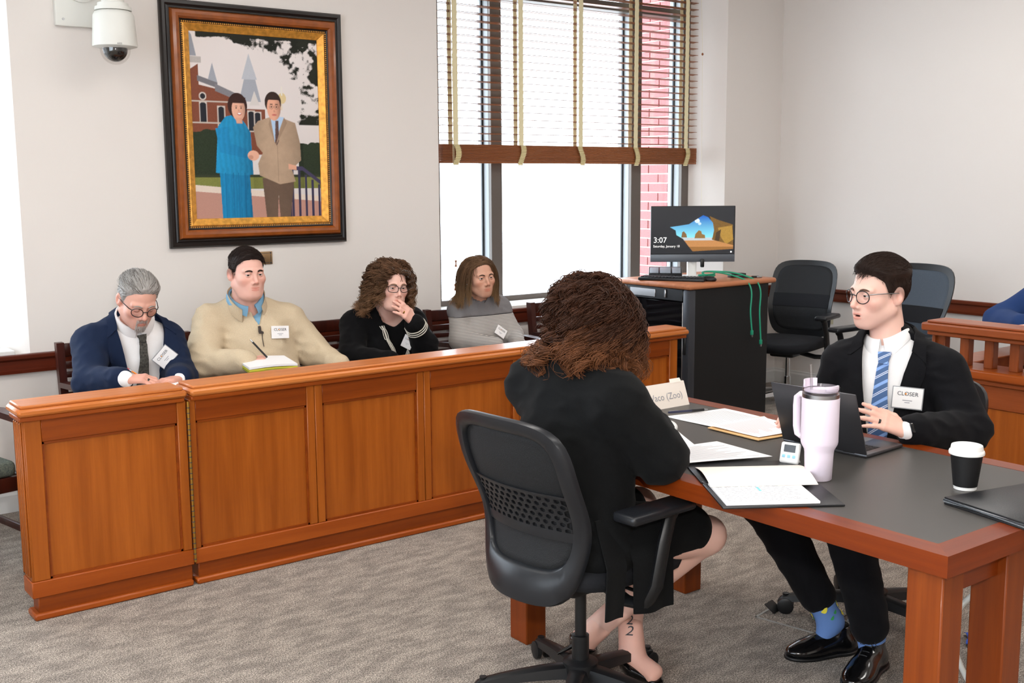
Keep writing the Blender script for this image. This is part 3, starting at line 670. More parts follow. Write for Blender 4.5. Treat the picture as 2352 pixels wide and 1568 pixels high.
# ------------------------------------------------------------------ swivel chairs
def swivel_chair(label, loc, rz, base_rot=0., style='hex', seat_z=.46, chrome=False, back_h=.5, arms=(1, -1), mesh='mesh_black', back_top=None, topw=.24, botw=.185):
    t = thing('swivel_chair', label, 'chair', (*loc, 0), rz)
    bm_ = M['chrome'] if chrome else M['black_plastic']
    MB().lathe([(.05, .055), (.055, .07), (.055, .115), (.036, .125)], n=24).build('base_hub', bm_, t)
    for k in range(5):
        a = base_rot-rz+2*math.pi*k/5; R = rotz(a)
        n = 9; G = np.zeros((n, 6, 3))
        lg = MB()
        pts = []
        V = []; F = []
        for i in range(n):
            s = i/(n-1); x = .03+.285*s; w_ = .034-.013*s; zt = .108-.040*s**1.6; hh = .040-.016*s
            V += [(x, -w_, zt-hh), (x, -w_*.8, zt-.006), (x, -w_*.4, zt), (x, w_*.4, zt), (x, w_*.8, zt-.006), (x, w_, zt-hh)]
        for i in range(n-1):
            for j in range(6): F.append((i*6+j, i*6+(j+1) % 6, (i+1)*6+(j+1) % 6, (i+1)*6+j))
        F += [tuple(range(6)), tuple((n-1)*6+j for j in range(6))]
        lg.add(V, F).move(R).build('base_leg', bm_, t)
        cs = MB()
        cs.lathe([(.010, .030), (.012, .075)], (.305, 0, 0), 10).rbox((.297, -.018, .026), (.313, .018, .034), .002, 1)
        cb_ = cs.move(R).build('caster', 'black_plastic', t)
        for s in (-1, 1): MB().lathe([(.022, -.010), (.030, -.007), (.030, .007), (.022, .010)], n=20).move(A([[1, 0, 0], [0, 0, 1], [0, -1, 0]]), (.305, s*.017, .030)).move(R).build('wheel', 'black_plastic', cb_)
    MB().lathe([(.027, .12), (.027, .20), (.018, .202), (.018, seat_z-.07)], n=20).build('gas_lift', 'black_plastic' if not chrome else 'chrome', t)
    MB().rbox((-.12, -.09, seat_z-.10), (.12, .09, seat_z-.045), .015).build('mechanism', 'black_plastic', t)
    MB().tube([(.05, -.05, seat_z-.085), (.06, -.2, seat_z-.09), (.06, -.26, seat_z-.085)], [.006, .006, .012], 8).build('lever', 'black_plastic', t)
    # cushion
    G = []
    sc = MB()
    prof = [(.0, -.045), (.80, -.045), (.97, -.03), (1.0, -.005), (.97, .018), (.88, .028), (.0, .030)]
    n = 40; V = []; F = []
    for r, z in prof:
        for k in range(n):
            a = 2*math.pi*k/n; c, s_ = math.cos(a), math.sin(a); e = 4.
            q = (abs(c)**e+abs(s_)**e)**(-1/e)
            V.append((.03+.245*r*q*c, .25*r*q*s_, seat_z+z-(.02*max(0, c)**3 if r > .5 else 0)))
    for i in range(len(prof)-1):
        for k in range(n): F.append((i*n+k, i*n+(k+1) % n, (i+1)*n+(k+1) % n, (i+1)*n+k))
    sc.add(V, F).build('seat', 'seat_black', t, ang=60)
    # backrest surface
    z0 = seat_z+.01-(.09 if style == 'hex' else 0); Hh = back_h+(.09 if style == 'hex' else 0)
    def hw(w): return botw+(topw-botw)*(math.sin(min(1, w/.75)*math.pi/2))
    def surf(u, w, d=0):
        xb = -.262+.05*math.exp(-((w-.40)/.25)**2)-.075*w**1.5-.028*max(0, w-.9)*8*max(0, w-.9)
        return A([xb+.055*u*u*(1-.2*w)-d, u*hw(w), z0+w*Hh-.012*u*u*(w > .8)*(w-.8)*5])
    def contour(th, su, lo, hi, e=5.5):
        c, s_ = math.cos(th), math.sin(th); q = (abs(c)**e+abs(s_)**e)**(-1/e)
        return su*q*c, (lo+hi)/2+(hi-lo)/2*q*s_
    n = 72
    rings = [(1.0, 0, 1.0, 0.0), (1.0, 0, 1.0, .012), (.985, .006, .994, .022), (.90, .07, .965, .026), (.83, .17, .93, .020), (.81, .19, .92, .008), (.81, .19, .92, 0.)]
    if style == 'plain': rings = [(1.0, 0, 1.0, 0.0), (1.0, 0, 1.0, .010), (.985, .006, .994, .016), (.90, .05, .955, .018), (.87, .075, .94, .014), (.865, .08, .935, .0)]
    V = []; F = []
    for su, lo, hi, d in rings:
        for k in range(n): u, w = contour(2*math.pi*k/n, su, lo, hi); V.append(surf(u, w, d))
    m = len(rings)
    for i in range(m):
        for k in range(n): F.append((i*n+k, i*n+(k+1) % n, ((i+1) % m)*n+(k+1) % n, ((i+1) % m)*n+k))
    MB().add(V, F).build('back_frame', 'grey_black' if style == 'hex' else 'black_plastic', t, ang=50)
    su, lo, hi, _ = rings[-1]
    V = [surf(0, (lo+hi)/2, .004)]; F = []
    for r in np.linspace(.125, 1.0, 8):
        for k in range(n):
            u, w = contour(2*math.pi*k/n, (su+.02)*r, (lo+hi)/2-(hi-lo+.03)/2*r, (lo+hi)/2+(hi-lo+.03)/2*r); V.append(surf(u, w, .004))
    for k in range(n): F.append((0, 1+k, 1+(k+1) % n))
    for i in range(7):
        for k in range(n): F.append((1+i*n+k, 1+i*n+(k+1) % n, 1+(i+1)*n+(k+1) % n, 1+(i+1)*n+k))
    o = mesh_obj('back_mesh', V, F, mesh, t)
    md = o.modifiers.new('thick', 'SOLIDIFY'); md.thickness = .003
    if style == 'hex':
        # lumbar band with honeycomb openings
        hb = MB(); u1 = .80; w0, w1 = .40, .60; rows, cols = 6, 13
        hu, hwd = 2*u1/cols, (w1-w0)/rows
        V = []; F = []
        def P(u, w, d): return surf(u, w, d)
        for r in range(rows):
            for c in range(cols):
                cu = -u1+hu*(c+.5+(.5 if r % 2 else 0)); cw = w0+hwd*(r+.5)
                if cu > u1-.2*hu: continue
                for d0, d1, k_in in ((.013, .013, .60),):
                    base = len(V)
                    for k in range(6):
                        a = math.pi/6+k*math.pi/3; V.append(P(cu+hu*.578*math.cos(a), cw+hwd*.66*math.sin(a), .013))
                    for k in range(6):
                        a = math.pi/6+k*math.pi/3; V.append(P(cu+hu*.578*k_in*math.cos(a), cw+hwd*.66*k_in*math.sin(a), .0125))
                    for k in range(6):
                        a = math.pi/6+k*math.pi/3; V.append(P(cu+hu*.578*k_in*math.cos(a), cw+hwd*.66*k_in*math.sin(a), .006))
                    for k in range(6):
                        j = (k+1) % 6
                        F += [(base+k, base+j, base+6+j, base+6+k), (base+6+k, base+6+j, base+12+j, base+12+k)]
        tag(mesh_obj('honeycomb_lumbar', V, F, 'grey_black', t, smooth=False, fixn=False), kind=None)
        for wa, wb in ((w0-.045, w0+.008), (w1-.008, w1+.012)):
            G = A([[surf(u, wa, .012), surf(u, (wa+wb)/2, .014), surf(u, wb, .013)] for u in np.linspace(-.84, .84, 24)])
            MB().slab(G, (.006, 0, 0)).build('lumbar_bar', 'grey_black', t)
        V, F2 = text_geo('Allsteel', .017)
        mesh_obj('maker_mark', A([surf(.45-p[0]/hw(.06), .055+p[1]/Hh, .0290) for p in V]), F2, 'black_plastic', t, smooth=False, fixn=False)
    else:
        G = A([[surf(u, w, .007) for w in (.40, .45, .52, .57)] for u in np.linspace(-.87, .87, 20)])
        MB().slab(G, (.010, 0, 0)).build('lumbar_band', 'seat_black', t)
    # spine bracket
    MB().slab(A([[(-.10, -.05, seat_z-.085), (-.10, .05, seat_z-.085)], [(-.20, -.05, seat_z-.085), (-.20, .05, seat_z-.085)], [(-.235, -.05, seat_z-.06), (-.235, .05, seat_z-.06)], [(-.245, -.05, seat_z-.0), (-.245, .05, seat_z-.0)]]), (.0, 0, -.012)).build('back_bracket', 'black_plastic', t)
    for s in arms:
        a = MB().tube([(.00, s*.10, seat_z-.075), (-.01, s*.20, seat_z-.095), (-.005, s*.275, seat_z-.09), (.015, s*.295, seat_z-.03), (.045, s*.295, seat_z+.09), (.075, s*.292, seat_z+.165), (.10, s*.29, seat_z+.185)],
                      [.022, .022, .023, .024, .023, .022, .02], 12, flat=(1.15, .75)).build('arm_post', 'black_plastic', t)
        MB().rbox((-.125, s*.29-.045, seat_z+.180), (.150, s*.29+.045, seat_z+.212), .014, 3).build('arm_pad', 'grey_black', t)
    return t
swivel_chair('black mesh office chair with honeycomb lumbar band holding the woman in black coat', (2.175, 2.515), math.radians(4), math.radians(147), seat_z=.465, back_h=.47)
swivel_chair('black mesh office chair under the man in the dark suit', (3.41, 2.32), math.radians(176), math.radians(200), seat_z=.45, back_h=.42)
swivel_chair('empty black mesh chair with chrome base between the equipment cart and wall', (6.36, 5.10), math.radians(196), math.radians(20), style='plain', chrome=True, seat_z=.45, back_h=.55, topw=.245, botw=.225)
swivel_chair('grey mesh high-back office chair behind the wooden railing', (5.95, 4.02), math.radians(178), 0, style='plain', seat_z=.46, back_h=.60, mesh='mesh_grey', topw=.27, botw=.19)

# ------------------------------------------------------------------ counsel table
TX0, TX1, TY0, TY1, TZ = 2.254, 3.168, 1.340, 3.030, .752
t = thing('counsel_table', 'long wooden table with charcoal inlaid top', 'table', ((TX0+TX1)/2, (TY0+TY1)/2, 0)); o = A([(TX0+TX1)/2, (TY0+TY1)/2, 0])
def tb(nm, lo, hi, m, r=.004): return MB().rbox(A(lo)-o, A(hi)-o, r, 1).build(nm, m, t)
EW = .066
tb('inlay_top', (TX0+EW, TY0+EW, TZ-.03), (TX1-EW, TY1-EW, TZ), 'laminate', .001)
def mitre(nm, poly, m): MB().prism([tuple(A(p)-o[:2]) for p in poly], TZ-.052, TZ+.0005).build(nm, m, t, smooth=False)
e = EW
mitre('edge_band', [(TX0, TY0), (TX0+e, TY0+e), (TX0+e, TY1-e), (TX0, TY1)], 'table_y')
mitre('edge_band', [(TX1, TY0), (TX1, TY1), (TX1-e, TY1-e), (TX1-e, TY0+e)], 'table_y')
mitre('edge_band', [(TX0, TY0), (TX1, TY0), (TX1-e, TY0+e), (TX0+e, TY0+e)], 'table_x')
mitre('edge_band', [(TX0, TY1), (TX0+e, TY1-e), (TX1-e, TY1-e), (TX1, TY1)], 'table_x')
for x0 in (TX0+.02, TX0+.30):
    for y0 in ((TY0+.02, TY1-.115) if x0 < TX0+.1 else (TY0+.02,)):
        tb('leg', (x0, y0, 0), (x0+.088, y0+.095, TZ-.052), 'table_z')
for y0 in (TY0+.02, TY1-.115): tb('leg', (TX1-.11, y0, 0), (TX1-.02, y0+.095, TZ-.052), 'table_z')
for y0 in (TY0+.045, TY1-.085): tb('apron', (TX0+.108, y0, TZ-.125), (TX1-.11, y0+.035, TZ-.05), 'table_x')

# ------------------------------------------------------------------ equipment cart
cx0, cx1, cy0, cy1, cz = 5.11, 5.88, 4.875, 5.50, .95
t = thing('equipment_cart', 'black equipment rack cart with wooden top and glass front door', 'cart', ((cx0+cx1)/2, (cy0+cy1)/2, 0)); o = A([(cx0+cx1)/2, (cy0+cy1)/2, 0])
def cb(nm, lo, hi, m, r=.004, seg=1): return MB().rbox(A(lo)-o, A(hi)-o, r, seg).build(nm, m, t)
cb('top_board', (cx0-.03, cy0-.03, cz-.035), (cx1+.03, cy1+.03, cz), 'carttop', .015, 3)
cb('side_panel', (cx0+.04, cy0, .03), (cx1-.02, cy0+.02, cz-.035), 'black_paint')
cb('side_panel', (cx0+.04, cy1-.02, .03), (cx1-.02, cy1, cz-.035), 'black_paint')
cb('back_panel', (cx1-.03, cy0+.01, .03), (cx1-.005, cy1-.01, cz-.036), 'black_paint')
cb('bottom_panel', (cx0+.02, cy0+.01, .03), (cx1-.02, cy1-.01, .06), 'black_paint')
cb('front_post', (cx0-.005, cy0-.004, .03), (cx0+.055, cy0+.055, cz-.036), mat('graphite_metal', srgb(62, 64, 70), .4, .3), .012, 2)
cb('front_post', (cx0-.005, cy1-.055, .03), (cx0+.055, cy1+.004, cz-.036), mat('silver_metal', srgb(150, 154, 160), .35, .4), .012, 2)
cb('vent_drawer', (cx0-.002, cy0+.058, cz-.115), (cx0+.03, cy1-.058, cz-.036), 'grey_black')
cb('drawer_handle', (cx0-.012, cy0+.20, cz-.10), (cx0-.002, cy0+.215, cz-.045), 'steel')
cb('drawer_plate', (cx0-.006, cy0+.30, cz-.102), (cx0-.002, cy1-.09, cz-.05), 'steel')
d = cb('glass_door', (cx0+.004, cy0+.06, .06), (cx0+.012, cy1-.06, cz-.12), mat('smoked_glass_door', srgb(12, 13, 16), .08))
cb('door_trim', (cx0-.002, cy0+.056, .06), (cx0+.012, cy0+.064, cz-.12), 'steel', .002)
cb('door_lock', (cx0-.014, cy0+.02, .50), (cx0-.004, cy0+.045, .64), 'black_plastic')
for x in (cx0+.06, cx1-.06):
    for y in (cy0+.05, cy1-.05): MB().lathe([(.02, -.012), (.03, -.009), (.03, .009), (.02, .012)], n=16).move(A([[1, 0, 0], [0, 0, 1], [0, -1, 0]]), A([x, y, .03])-o).build('caster', 'black_plastic', t)

# ------------------------------------------------------------------ witness stand railing
WX = 4.60
t = thing('witness_stand', 'wooden witness stand with square balusters under a broad rail', 'railing', (WX+.09, 1.6, 0)); o = A([WX+.09, 1.6, 0])
def wb(nm, lo, hi, m, r=.004, seg=1): return MB().rbox(A(lo)-o, A(hi)-o, r, seg).build(nm, m, t)
Y0, Y1 = .2, 2.93
wb('top_rail_cap', (WX+.015, Y0, .942), (WX+.165, Y1-.02, .953), 'stand_y')
wb('top_rail', (WX, Y0, .905), (WX+.18, Y1, .942), 'stand_y', .006)
wb('rail_moulding', (WX+.02, Y0, .885), (WX+.16, Y1-.02, .905), 'stand_y')
y = Y1-.085
while y > Y0: wb('baluster', (WX+.068, y, .755), (WX+.112, y+.044, .886), 'stand_z', .003); y -= .118
wb('corner_post', (WX+.05, Y1-.045, .755), (WX+.13, Y1-.028, .886), 'stand_z', .003)
wb('lower_rail', (WX-.01, Y0, .712), (WX+.19, Y1+.01, .756), 'cherry_y', .008)
wb('lower_moulding', (WX+.012, Y0, .690), (WX+.168, Y1, .712), 'stand_y')
wb('frieze', (WX+.03, Y0, .585), (WX+.15, Y1-.01, .690), 'stand_y')
for k in range(5):
    y1 = Y1-.012-k*.55
    if y1-.54 < Y0: break
    wb('panel', (WX+.038, y1-.545, .12), (WX+.10, y1-.005, .585), 'cherry_z', .002)
    wb('stile', (WX+.030, y1-.575+.01, .12), (WX+.11, y1-.545+.005, .585), 'stand_z', .002)
wb('plinth', (WX+.02, Y0, 0), (WX+.16, Y1, .12), 'stand_y')
# second side of the stand, running toward the wall
wb('side_panel', (WX+.03, Y1-.14, 0), (WX+1.6, Y1-.02, .69), 'stand_z')
wb('side_rail', (WX+.03, Y1-.16, .69), (WX+1.6, Y1, .756), 'stand_y')
# ------------------------------------------------------------------ figures: implicit bodies turned into meshes
def s_cone(P, a, b, ra, rb):
    a = A(a, float); b = A(b, float); ba = b-a; h = np.clip(((P-a)@ba)/(ba@ba+1e-12), 0, 1)
    return np.linalg.norm(P-a-h[:, None]*ba, axis=1)-(ra+(rb-ra)*h)
def s_ell(P, c, r, F=None):
    q = P-A(c, float)
    if F is not None: q = q@F.T
    r = A(r, float); k0 = np.linalg.norm(q/r, axis=1); k1 = np.linalg.norm(q/(r*r), axis=1)+1e-9
    return k0*(k0-1)/k1
def smin(a, b, k):
    h = np.clip(.5+.5*(b-a)/k, 0, 1); return b*(1-h)+a*h-k*h*(1-h)
def smax(a, b, k): return -smin(-a, -b, k)
def blend(P, prims):
    """prims: (k, kind, args...)"""
    d = None
    for p in prims:
        e = s_cone(P, *p[2:]) if p[1] == 'c' else s_ell(P, *p[2:])
        d = e if d is None else smin(d, e, p[0])
    return d
_ws = np.random.default_rng(11)
_wk = _ws.normal(size=(10, 3)); _wk /= np.linalg.norm(_wk, axis=1)[:, None]; _wp = _ws.random(10)*6.28
def wav(P, freq, lo=0, hi=5):
    return sum(np.sin((P@_wk[i])*freq*(.7+.14*i)+_wp[i]) for i in range(lo, hi))/(hi-lo)

def folds(P, f):
    a = wav(P*A([1, 1, 1.7]), f, 0, 4); b = wav(P*A([1.3, 1.3, .7]), f*.6, 4, 8); r = 1-np.abs(a)*1.6; return r*(.5+.5*b)

def polygonize(fn, lo, hi, res):
    """naive surface nets on an adaptively evaluated grid"""
    lo = A(lo, float); hi = A(hi, float); B = 4
    n = np.ceil((hi-lo)/(res*B)).astype(int); N = n*B+1
    cs = [lo[i]+(np.arange(n[i])+.5)*res*B for i in range(3)]
    cg = np.stack(np.meshgrid(*cs, indexing='ij'), -1).reshape(-1, 3)
    dc = fn(cg).reshape(n); act = np.abs(dc) < res*B*1.25
    V = np.repeat(np.repeat(np.repeat(dc, B, 0), B, 1), B, 2); V = np.pad(V, ((0, 1),)*3, mode='edge')
    am = np.zeros(N, bool)
    a4 = np.repeat(np.repeat(np.repeat(act, B, 0), B, 1), B, 2)
    for dx in (0, 1):
        for dy in (0, 1):
            for dz in (0, 1): am[dx:dx+a4.shape[0], dy:dy+a4.shape[1], dz:dz+a4.shape[2]] |= a4
    idx = np.argwhere(am); V[am] = fn(lo+idx*res)
    s = V < 0
    c = [s[i:N[0]-1+i, j:N[1]-1+j, k:N[2]-1+k] for i in (0, 1) for j in (0, 1) for k in (0, 1)]
    tot = sum(x.astype(np.int8) for x in c); cell = np.argwhere((tot > 0) & (tot < 8))
    ci = -np.ones(N-1, int); ci[tuple(cell.T)] = np.arange(len(cell))
    acc = np.zeros((len(cell), 3)); cnt = np.zeros(len(cell))
    off = [A(o) for o in ((0,0,0),(0,0,1),(0,1,0),(0,1,1),(1,0,0),(1,0,1),(1,1,0),(1,1,1))]
    val = [V[tuple((cell+o).T)] for o in off]
    for i in range(8):
        for j in range(i+1, 8):
            if np.abs(off[i]-off[j]).sum() != 1: continue
            m = (val[i] < 0) != (val[j] < 0); t = val[i][m]/(val[i][m]-val[j][m])
            acc[m] += off[i]+t[:, None]*(off[j]-off[i]); cnt[m] += 1
    P = lo+(cell+acc/cnt[:, None])*res
    F = []
    for ax in range(3):
        b, c_ = (ax+1) % 3, (ax+2) % 3
        sl0 = [slice(None)]*3; sl1 = [slice(None)]*3; sl0[ax] = slice(0, -1); sl1[ax] = slice(1, None)
        e = np.argwhere(s[tuple(sl0)] != s[tuple(sl1)])
        e = e[(e[:, b] > 0) & (e[:, c_] > 0) & (e[:, b] < N[b]-1) & (e[:, c_] < N[c_]-1)]
        if not len(e): continue
        flip = s[tuple(e.T)]
        q = []
        for db, dc_ in ((1, 1), (0, 1), (0, 0), (1, 0)):
            x = e.copy(); x[:, b] -= db; x[:, c_] -= dc_; q.append(ci[tuple(x.T)])
        q = np.stack(q, 1); q[~flip] = q[~flip][:, ::-1]; F.append(q)
    F = np.concatenate(F); F = F[(F >= 0).all(1)]
    return P, F

def project(fn, P, off=0., it=6):
    P = A(P, float).reshape(-1, 3).copy(); h = 1e-3
    for _ in range(it):
        d = fn(P)-off; g = np.stack([fn(P+A(e)*h)-fn(P-A(e)*h) for e in np.eye(3)], 1); g /= np.linalg.norm(g, axis=1)[:, None]+1e-9
        P -= np.clip(d, -.03, .03)[:, None]*g
    return P
def normals(fn, P):
    h = 1e-3; g = np.stack([fn(P+A(e)*h)-fn(P-A(e)*h) for e in np.eye(3)], 1); return g/(np.linalg.norm(g, axis=1)[:, None]+1e-9)
def resample(pts, n):
    P = A(pts, float); s = np.r_[0, np.cumsum(np.linalg.norm(np.diff(P, axis=0), axis=1))]; t = np.linspace(0, s[-1], n)
    # Catmull-like smoothing by cubic interpolation of a polyline
    return np.stack([np.interp(t, s, P[:, i]) for i in range(3)], 1)
def smooth_path(pts, n):
    P = resample(pts, n)
    for _ in range(max(2, n//8)): P[1:-1] = .25*P[:-2]+.5*P[1:-1]+.25*P[2:]
    return P
def patch(fn, left, right, n, m, off, th, sm=True):
    """a strip of cloth between two guide lines, laid on the surface of fn"""
    Lp = smooth_path(left, n) if sm else resample(left, n); Rp = smooth_path(right, n) if sm else resample(right, n)
    t = np.linspace(0, 1, m)[None, :, None]
    G = (Lp[:, None]*(1-t)+Rp[:, None]*t).reshape(-1, 3)
    G = project(fn, G, off); Nn = normals(fn, G)
    mb = MB(); mb.slab(G.reshape(n, m, 3), (Nn*th).reshape(n, m, 3)); return mb

# ---- heads
def head_frame(fwd, roll=0.):
    f = unit(fwd); l = np.cross([0, 0, 1.], f); l = unit(l); u = np.cross(f, l)
    if roll:
        c, s = math.cos(roll), math.sin(roll); l, u = c*l+s*u, -s*l+c*u
    return A([f, l, u])
CR_C, CR_R = A([-.010, 0, .028]), A([.098, .076, .088])
def head_sdf(q, h):
    """q in head space: x forward, y left, z up, origin between the eyes and ears"""
    k = h
    y = np.abs(q[:, 1]); qa = np.stack([q[:, 0], y, q[:, 2]], 1)
    fat = k.get('fat', 0.)
    d = s_ell(q, CR_C, CR_R)
    d = smin(d, s_ell(q, (.036, 0, -.030), (.058, .060+fat*.6, .070)), .03)
    d = smin(d, s_ell(q, (.022, 0, -.066), (.060, .056+fat, .046)), .03)
    d = smin(d, s_ell(q, (.072, 0, -.098), (.020, .022, .018)), .025)
    d = smin(d, s_cone(qa, (.0, .058+fat*.8, -.055), (.062, .020, -.098), .018, .014), .03)
    if fat: d = smin(d, s_ell(q, (.035, 0, -.105), (.05, .055, .03)), .03)
    d = smin(d, s_ell(qa, (.058, .044, -.026), (.024, .022+fat*.3, .020)), .022)
    d = smin(d, s_cone(qa, (.086, .012, .017), (.074, .046, .016), .0085, .008), .014)
    # eye sockets
    d = smax(d, -s_ell(qa, (.097, .032, -.001), (.017, .018, .0125)), .012)
    # nose
    n0 = k.get('nose', 1.)
    d = smin(d, s_cone(q, (.086, 0, .008), (.104+.006*n0, 0, -.034), .0068, .0095*n0), .012)
    d = smin(d, s_ell(qa, (.097, .0115, -.041), (.011, .0078*n0, .0075)), .006)
    d = smax(d, -s_ell(qa, (.104, .0062, -.0475), (.005, .0034, .0035)), .003)
    # muzzle and lips
    d = smin(d, s_ell(q, (.076, 0, -.066), (.020, .032, .024)), .018)
    op = k.get('open', 0.)
    d = smin(d, s_ell(q, (.0925, 0, -.0645), (.0065, .0215, .0048)), .004)
    d = smin(d, s_ell(q, (.0905, 0, -.0745-op), (.0075, .0190, .0058)), .004)
    if op: d = smax(d, -s_ell(q, (.094, 0, -.069-op*.45), (.016, .0165, .0015+op*.55)), .002)
    else: d = smax(d, -s_ell(q, (.0985, 0, -.0692), (.006, .021, .0011)), .0015)
    # lids
    lid = k.get('lid', .002)-.0012
    e = A([.0805, .0315, .0]); qe = qa-e
    sh = np.linalg.norm(qe, axis=1)-.0142
    up = smax(sh, -(qe[:, 2]-lid-.10*qe[:, 0]), .001); lo_ = smax(sh, (qe[:, 2]+.0044), .001)
    d = smin(d, up, .003); d = smin(d, lo_, .003)
    # ears
    ea = s_ell(qa, (-.012, .080+fat*.55, -.008), (.019, .0085, .032), A([[.93, -.3, .2], [.3, .95, 0], [-.2, .06, .98]]))
    ea = smax(ea, -s_ell(qa, (-.006, .088+fat*.55, -.004), (.010, .007, .020)), .004)
    d = smin(d, ea, .006)
    return d
def head_color(q, h, skin):
    y = np.abs(q[:, 1]); c = np.tile(A(skin), (len(q), 1))
    n = .5+.5*wav(q, 90.); c *= (.95+.07*n)[:, None]
    def mixin(m, col): c[:] = c*(1-m[:, None])+A(col)*m[:, None]
    g = lambda cx, cy, cz, r: np.exp(-(((q[:, 0]-cx)**2+(y-cy)**2+(q[:, 2]-cz)**2)/r**2))
    red = A(skin)*A([1.02, .72, .68])
    mixin(.5*g(.075, .045, -.034, .022), red); mixin(.6*g(.112, 0, -.036, .013), red); mixin(.5*g(-.012, .088, -.008, .025), red)
    lip = A(h.get('lip', A(skin)*A([.86, .58, .56]))); op = h.get('open', 0.)
    e1 = (q[:, 1]/.0215)**2+((q[:, 2]+.0645)/.0046)**2; e2 = (q[:, 1]/.0195)**2+((q[:, 2]+.0745+op)/.0056)**2
    ml = np.clip(1.35-np.minimum(e1, e2), 0, .55)/.55*(q[:, 0] > .080); mixin(.85*ml, lip); l1 = ml > .4; l2 = l1
    if op: c[(q[:, 0] < .0895) & (y < .017) & (np.abs(q[:, 2]+.069+op*.45) < .002+op*.5) & (q[:, 0] > .06)] = A(srgb(70, 22, 24))
    if h.get('stubble'):
        m = np.clip((-.045-q[:, 2])/.02, 0, 1)*np.clip((q[:, 0]-.0)/.03, 0, 1)*h['stubble']*(.6+.4*n); mixin(np.where(l1 | l2, 0, m), A(skin)*A([.55, .5, .5]))
    if h.get('fade'):
        m = np.clip((q[:, 2]-hairline(q[:, 0])+.012)/.02, 0, 1)*h['fade'][0]*(np.abs(q[:, 1]) > .045); mixin(m, h['fade'][1])
    return np.clip(c, 0, 1)
def hairline(x):
    return np.interp(x, [-.12, -.06, -.03, -.014, .004, .022, .036, .056, .074, .084, .10], [-.078, -.066, -.030, .004, -.010, -.006, .036, .058, .070, .080, .084])
def hair_mask(q): return ((q[:, 2] > hairline(q[:, 0])) & (q[:, 0] < .2)).astype(float)

# ---- hands
def hand_prims(w, d, nrm, side, curl=(.3,)*4, spread=.10, thumb=.5, sc=1.):
    """w wrist, d pointing direction, nrm palm-outward normal, side +1 = left hand; returns prims and fingertip list"""
    d = unit(d); nrm = A(nrm, float); nrm = unit(nrm-d*(nrm@d)); s = np.cross(nrm, d)*side   # toward the thumb side
    k = .006; P = []; w = A(w, float)
    def at(a, b, c): return w+sc*(d*a+s*b+nrm*c)
    P.append((.012, 'c', at(-.03, 0, 0), at(.01, 0, 0), .027*sc, .024*sc))
    for b0, b1 in ((.020, .026), (.007, .009), (-.007, -.009), (-.020, -.027)):
        P.append((.012, 'c', at(.008, b0*.8, 0), at(.080-.10*abs(b1-.01), b1, -.002), .0145*sc, .0105*sc))
    P.append((.012, 'c', at(.02, .022, .010), at(.045, .030, .010), .013*sc, .011*sc))
    tips = []
    Ls = ((.042, .025, .020), (.047, .029, .021), (.043, .027, .020), (.033, .020, .018))
    for i, (bb, L) in enumerate(zip((.026, .009, -.009, -.027), Ls)):
        base = at(.082-.12*abs(bb-.008), bb, -.002); ang = curl[i] if len(curl) > 1 else curl[0]
        dirn = unit(d+s*spread*(1.5-i)*.9); p = base; r = (.0092, .0085, .0078, .0068)
        rr = A(r)*(1. if i < 3 else .88)*sc
        for j in range(3):
            a = ang*(.7, 1.8, 2.5)[j]; v = dirn*math.cos(a)+nrm*math.sin(a)
            q = p+v*L[j]*sc; P.append((k if j else .010, 'c', p, q, rr[j], rr[j+1])); p = q
        tips.append(p)
    p = at(.022, .026, .008); v0 = unit(d*.75+s*.75+nrm*.35)
    q = p+v0*.036*sc; P.append((.012, 'c', p, q, .0125*sc, .0105*sc))
    v1 = unit(d*(.95)+s*(.45-.5*thumb)+nrm*(.25+.5*thumb)); q2 = q+v1*.030*sc; P.append((k, 'c', q, q2, .0105*sc, .0095*sc))
    q3 = q2+unit(v1+d*.1)*.024*sc; P.append((k, 'c', q2, q3, .0095*sc, .0075*sc)); tips.append(q3)
    return P, tips

def bounds(prims, pad):
    lo = np.full(3, 9e9); hi = -lo
    for p in prims:
        if p[1] == 'c':
            for c, r in ((p[2], p[4]), (p[3], p[5])): lo = np.minimum(lo, A(c)-r); hi = np.maximum(hi, A(c)+r)
        else:
            r = max(p[3]); lo = np.minimum(lo, A(p[2])-r); hi = np.maximum(hi, A(p[2])+r)
    return lo-pad, hi+pad
def inflate(prims, a): return [(p[0], p[1], p[2], p[3], p[4]+a, p[5]+a) if p[1] == 'c' else (p[0], p[1], p[2], tuple(A(p[3])+a), *p[4:]) for p in prims]

# ---- hair strands as slim three-sided tubes
def strand_mesh(P, r):
    """P (N,S,3), r (N,S)"""
    N, Sn = P.shape[:2]; T = np.gradient(P, axis=1); T /= np.linalg.norm(T, axis=2)[..., None]+1e-9
    ref = np.where(np.abs(T[..., 2:3]) < .8, A([0, 0, 1.]), A([1., 0, 0])); u = np.cross(T, ref); u /= np.linalg.norm(u, axis=2)[..., None]+1e-9; w = np.cross(T, u)
    V = np.stack([P+r[..., None]*(math.cos(a)*u+math.sin(a)*w) for a in (0, 2.094, 4.189)], 2)
    i = np.arange(N*Sn*3).reshape(N, Sn, 3); F = []
    for k in range(3):
        j = (k+1) % 3; F.append(np.stack([i[:, :-1, k], i[:, :-1, j], i[:, 1:, j], i[:, 1:, k]], -1).reshape(-1, 4))
    return V.reshape(-1, 3), np.concatenate(F)
def scalp_roots(n, g, mask):
    v = g.normal(size=(n*4, 3)); v /= np.linalg.norm(v, axis=1)[:, None]; q = CR_C+v*(CR_R+.001); q = q[mask(q) > .5][:n]
    nn = (q-CR_C)/(CR_R**2); nn /= np.linalg.norm(nn, axis=1)[:, None]; return q, nn
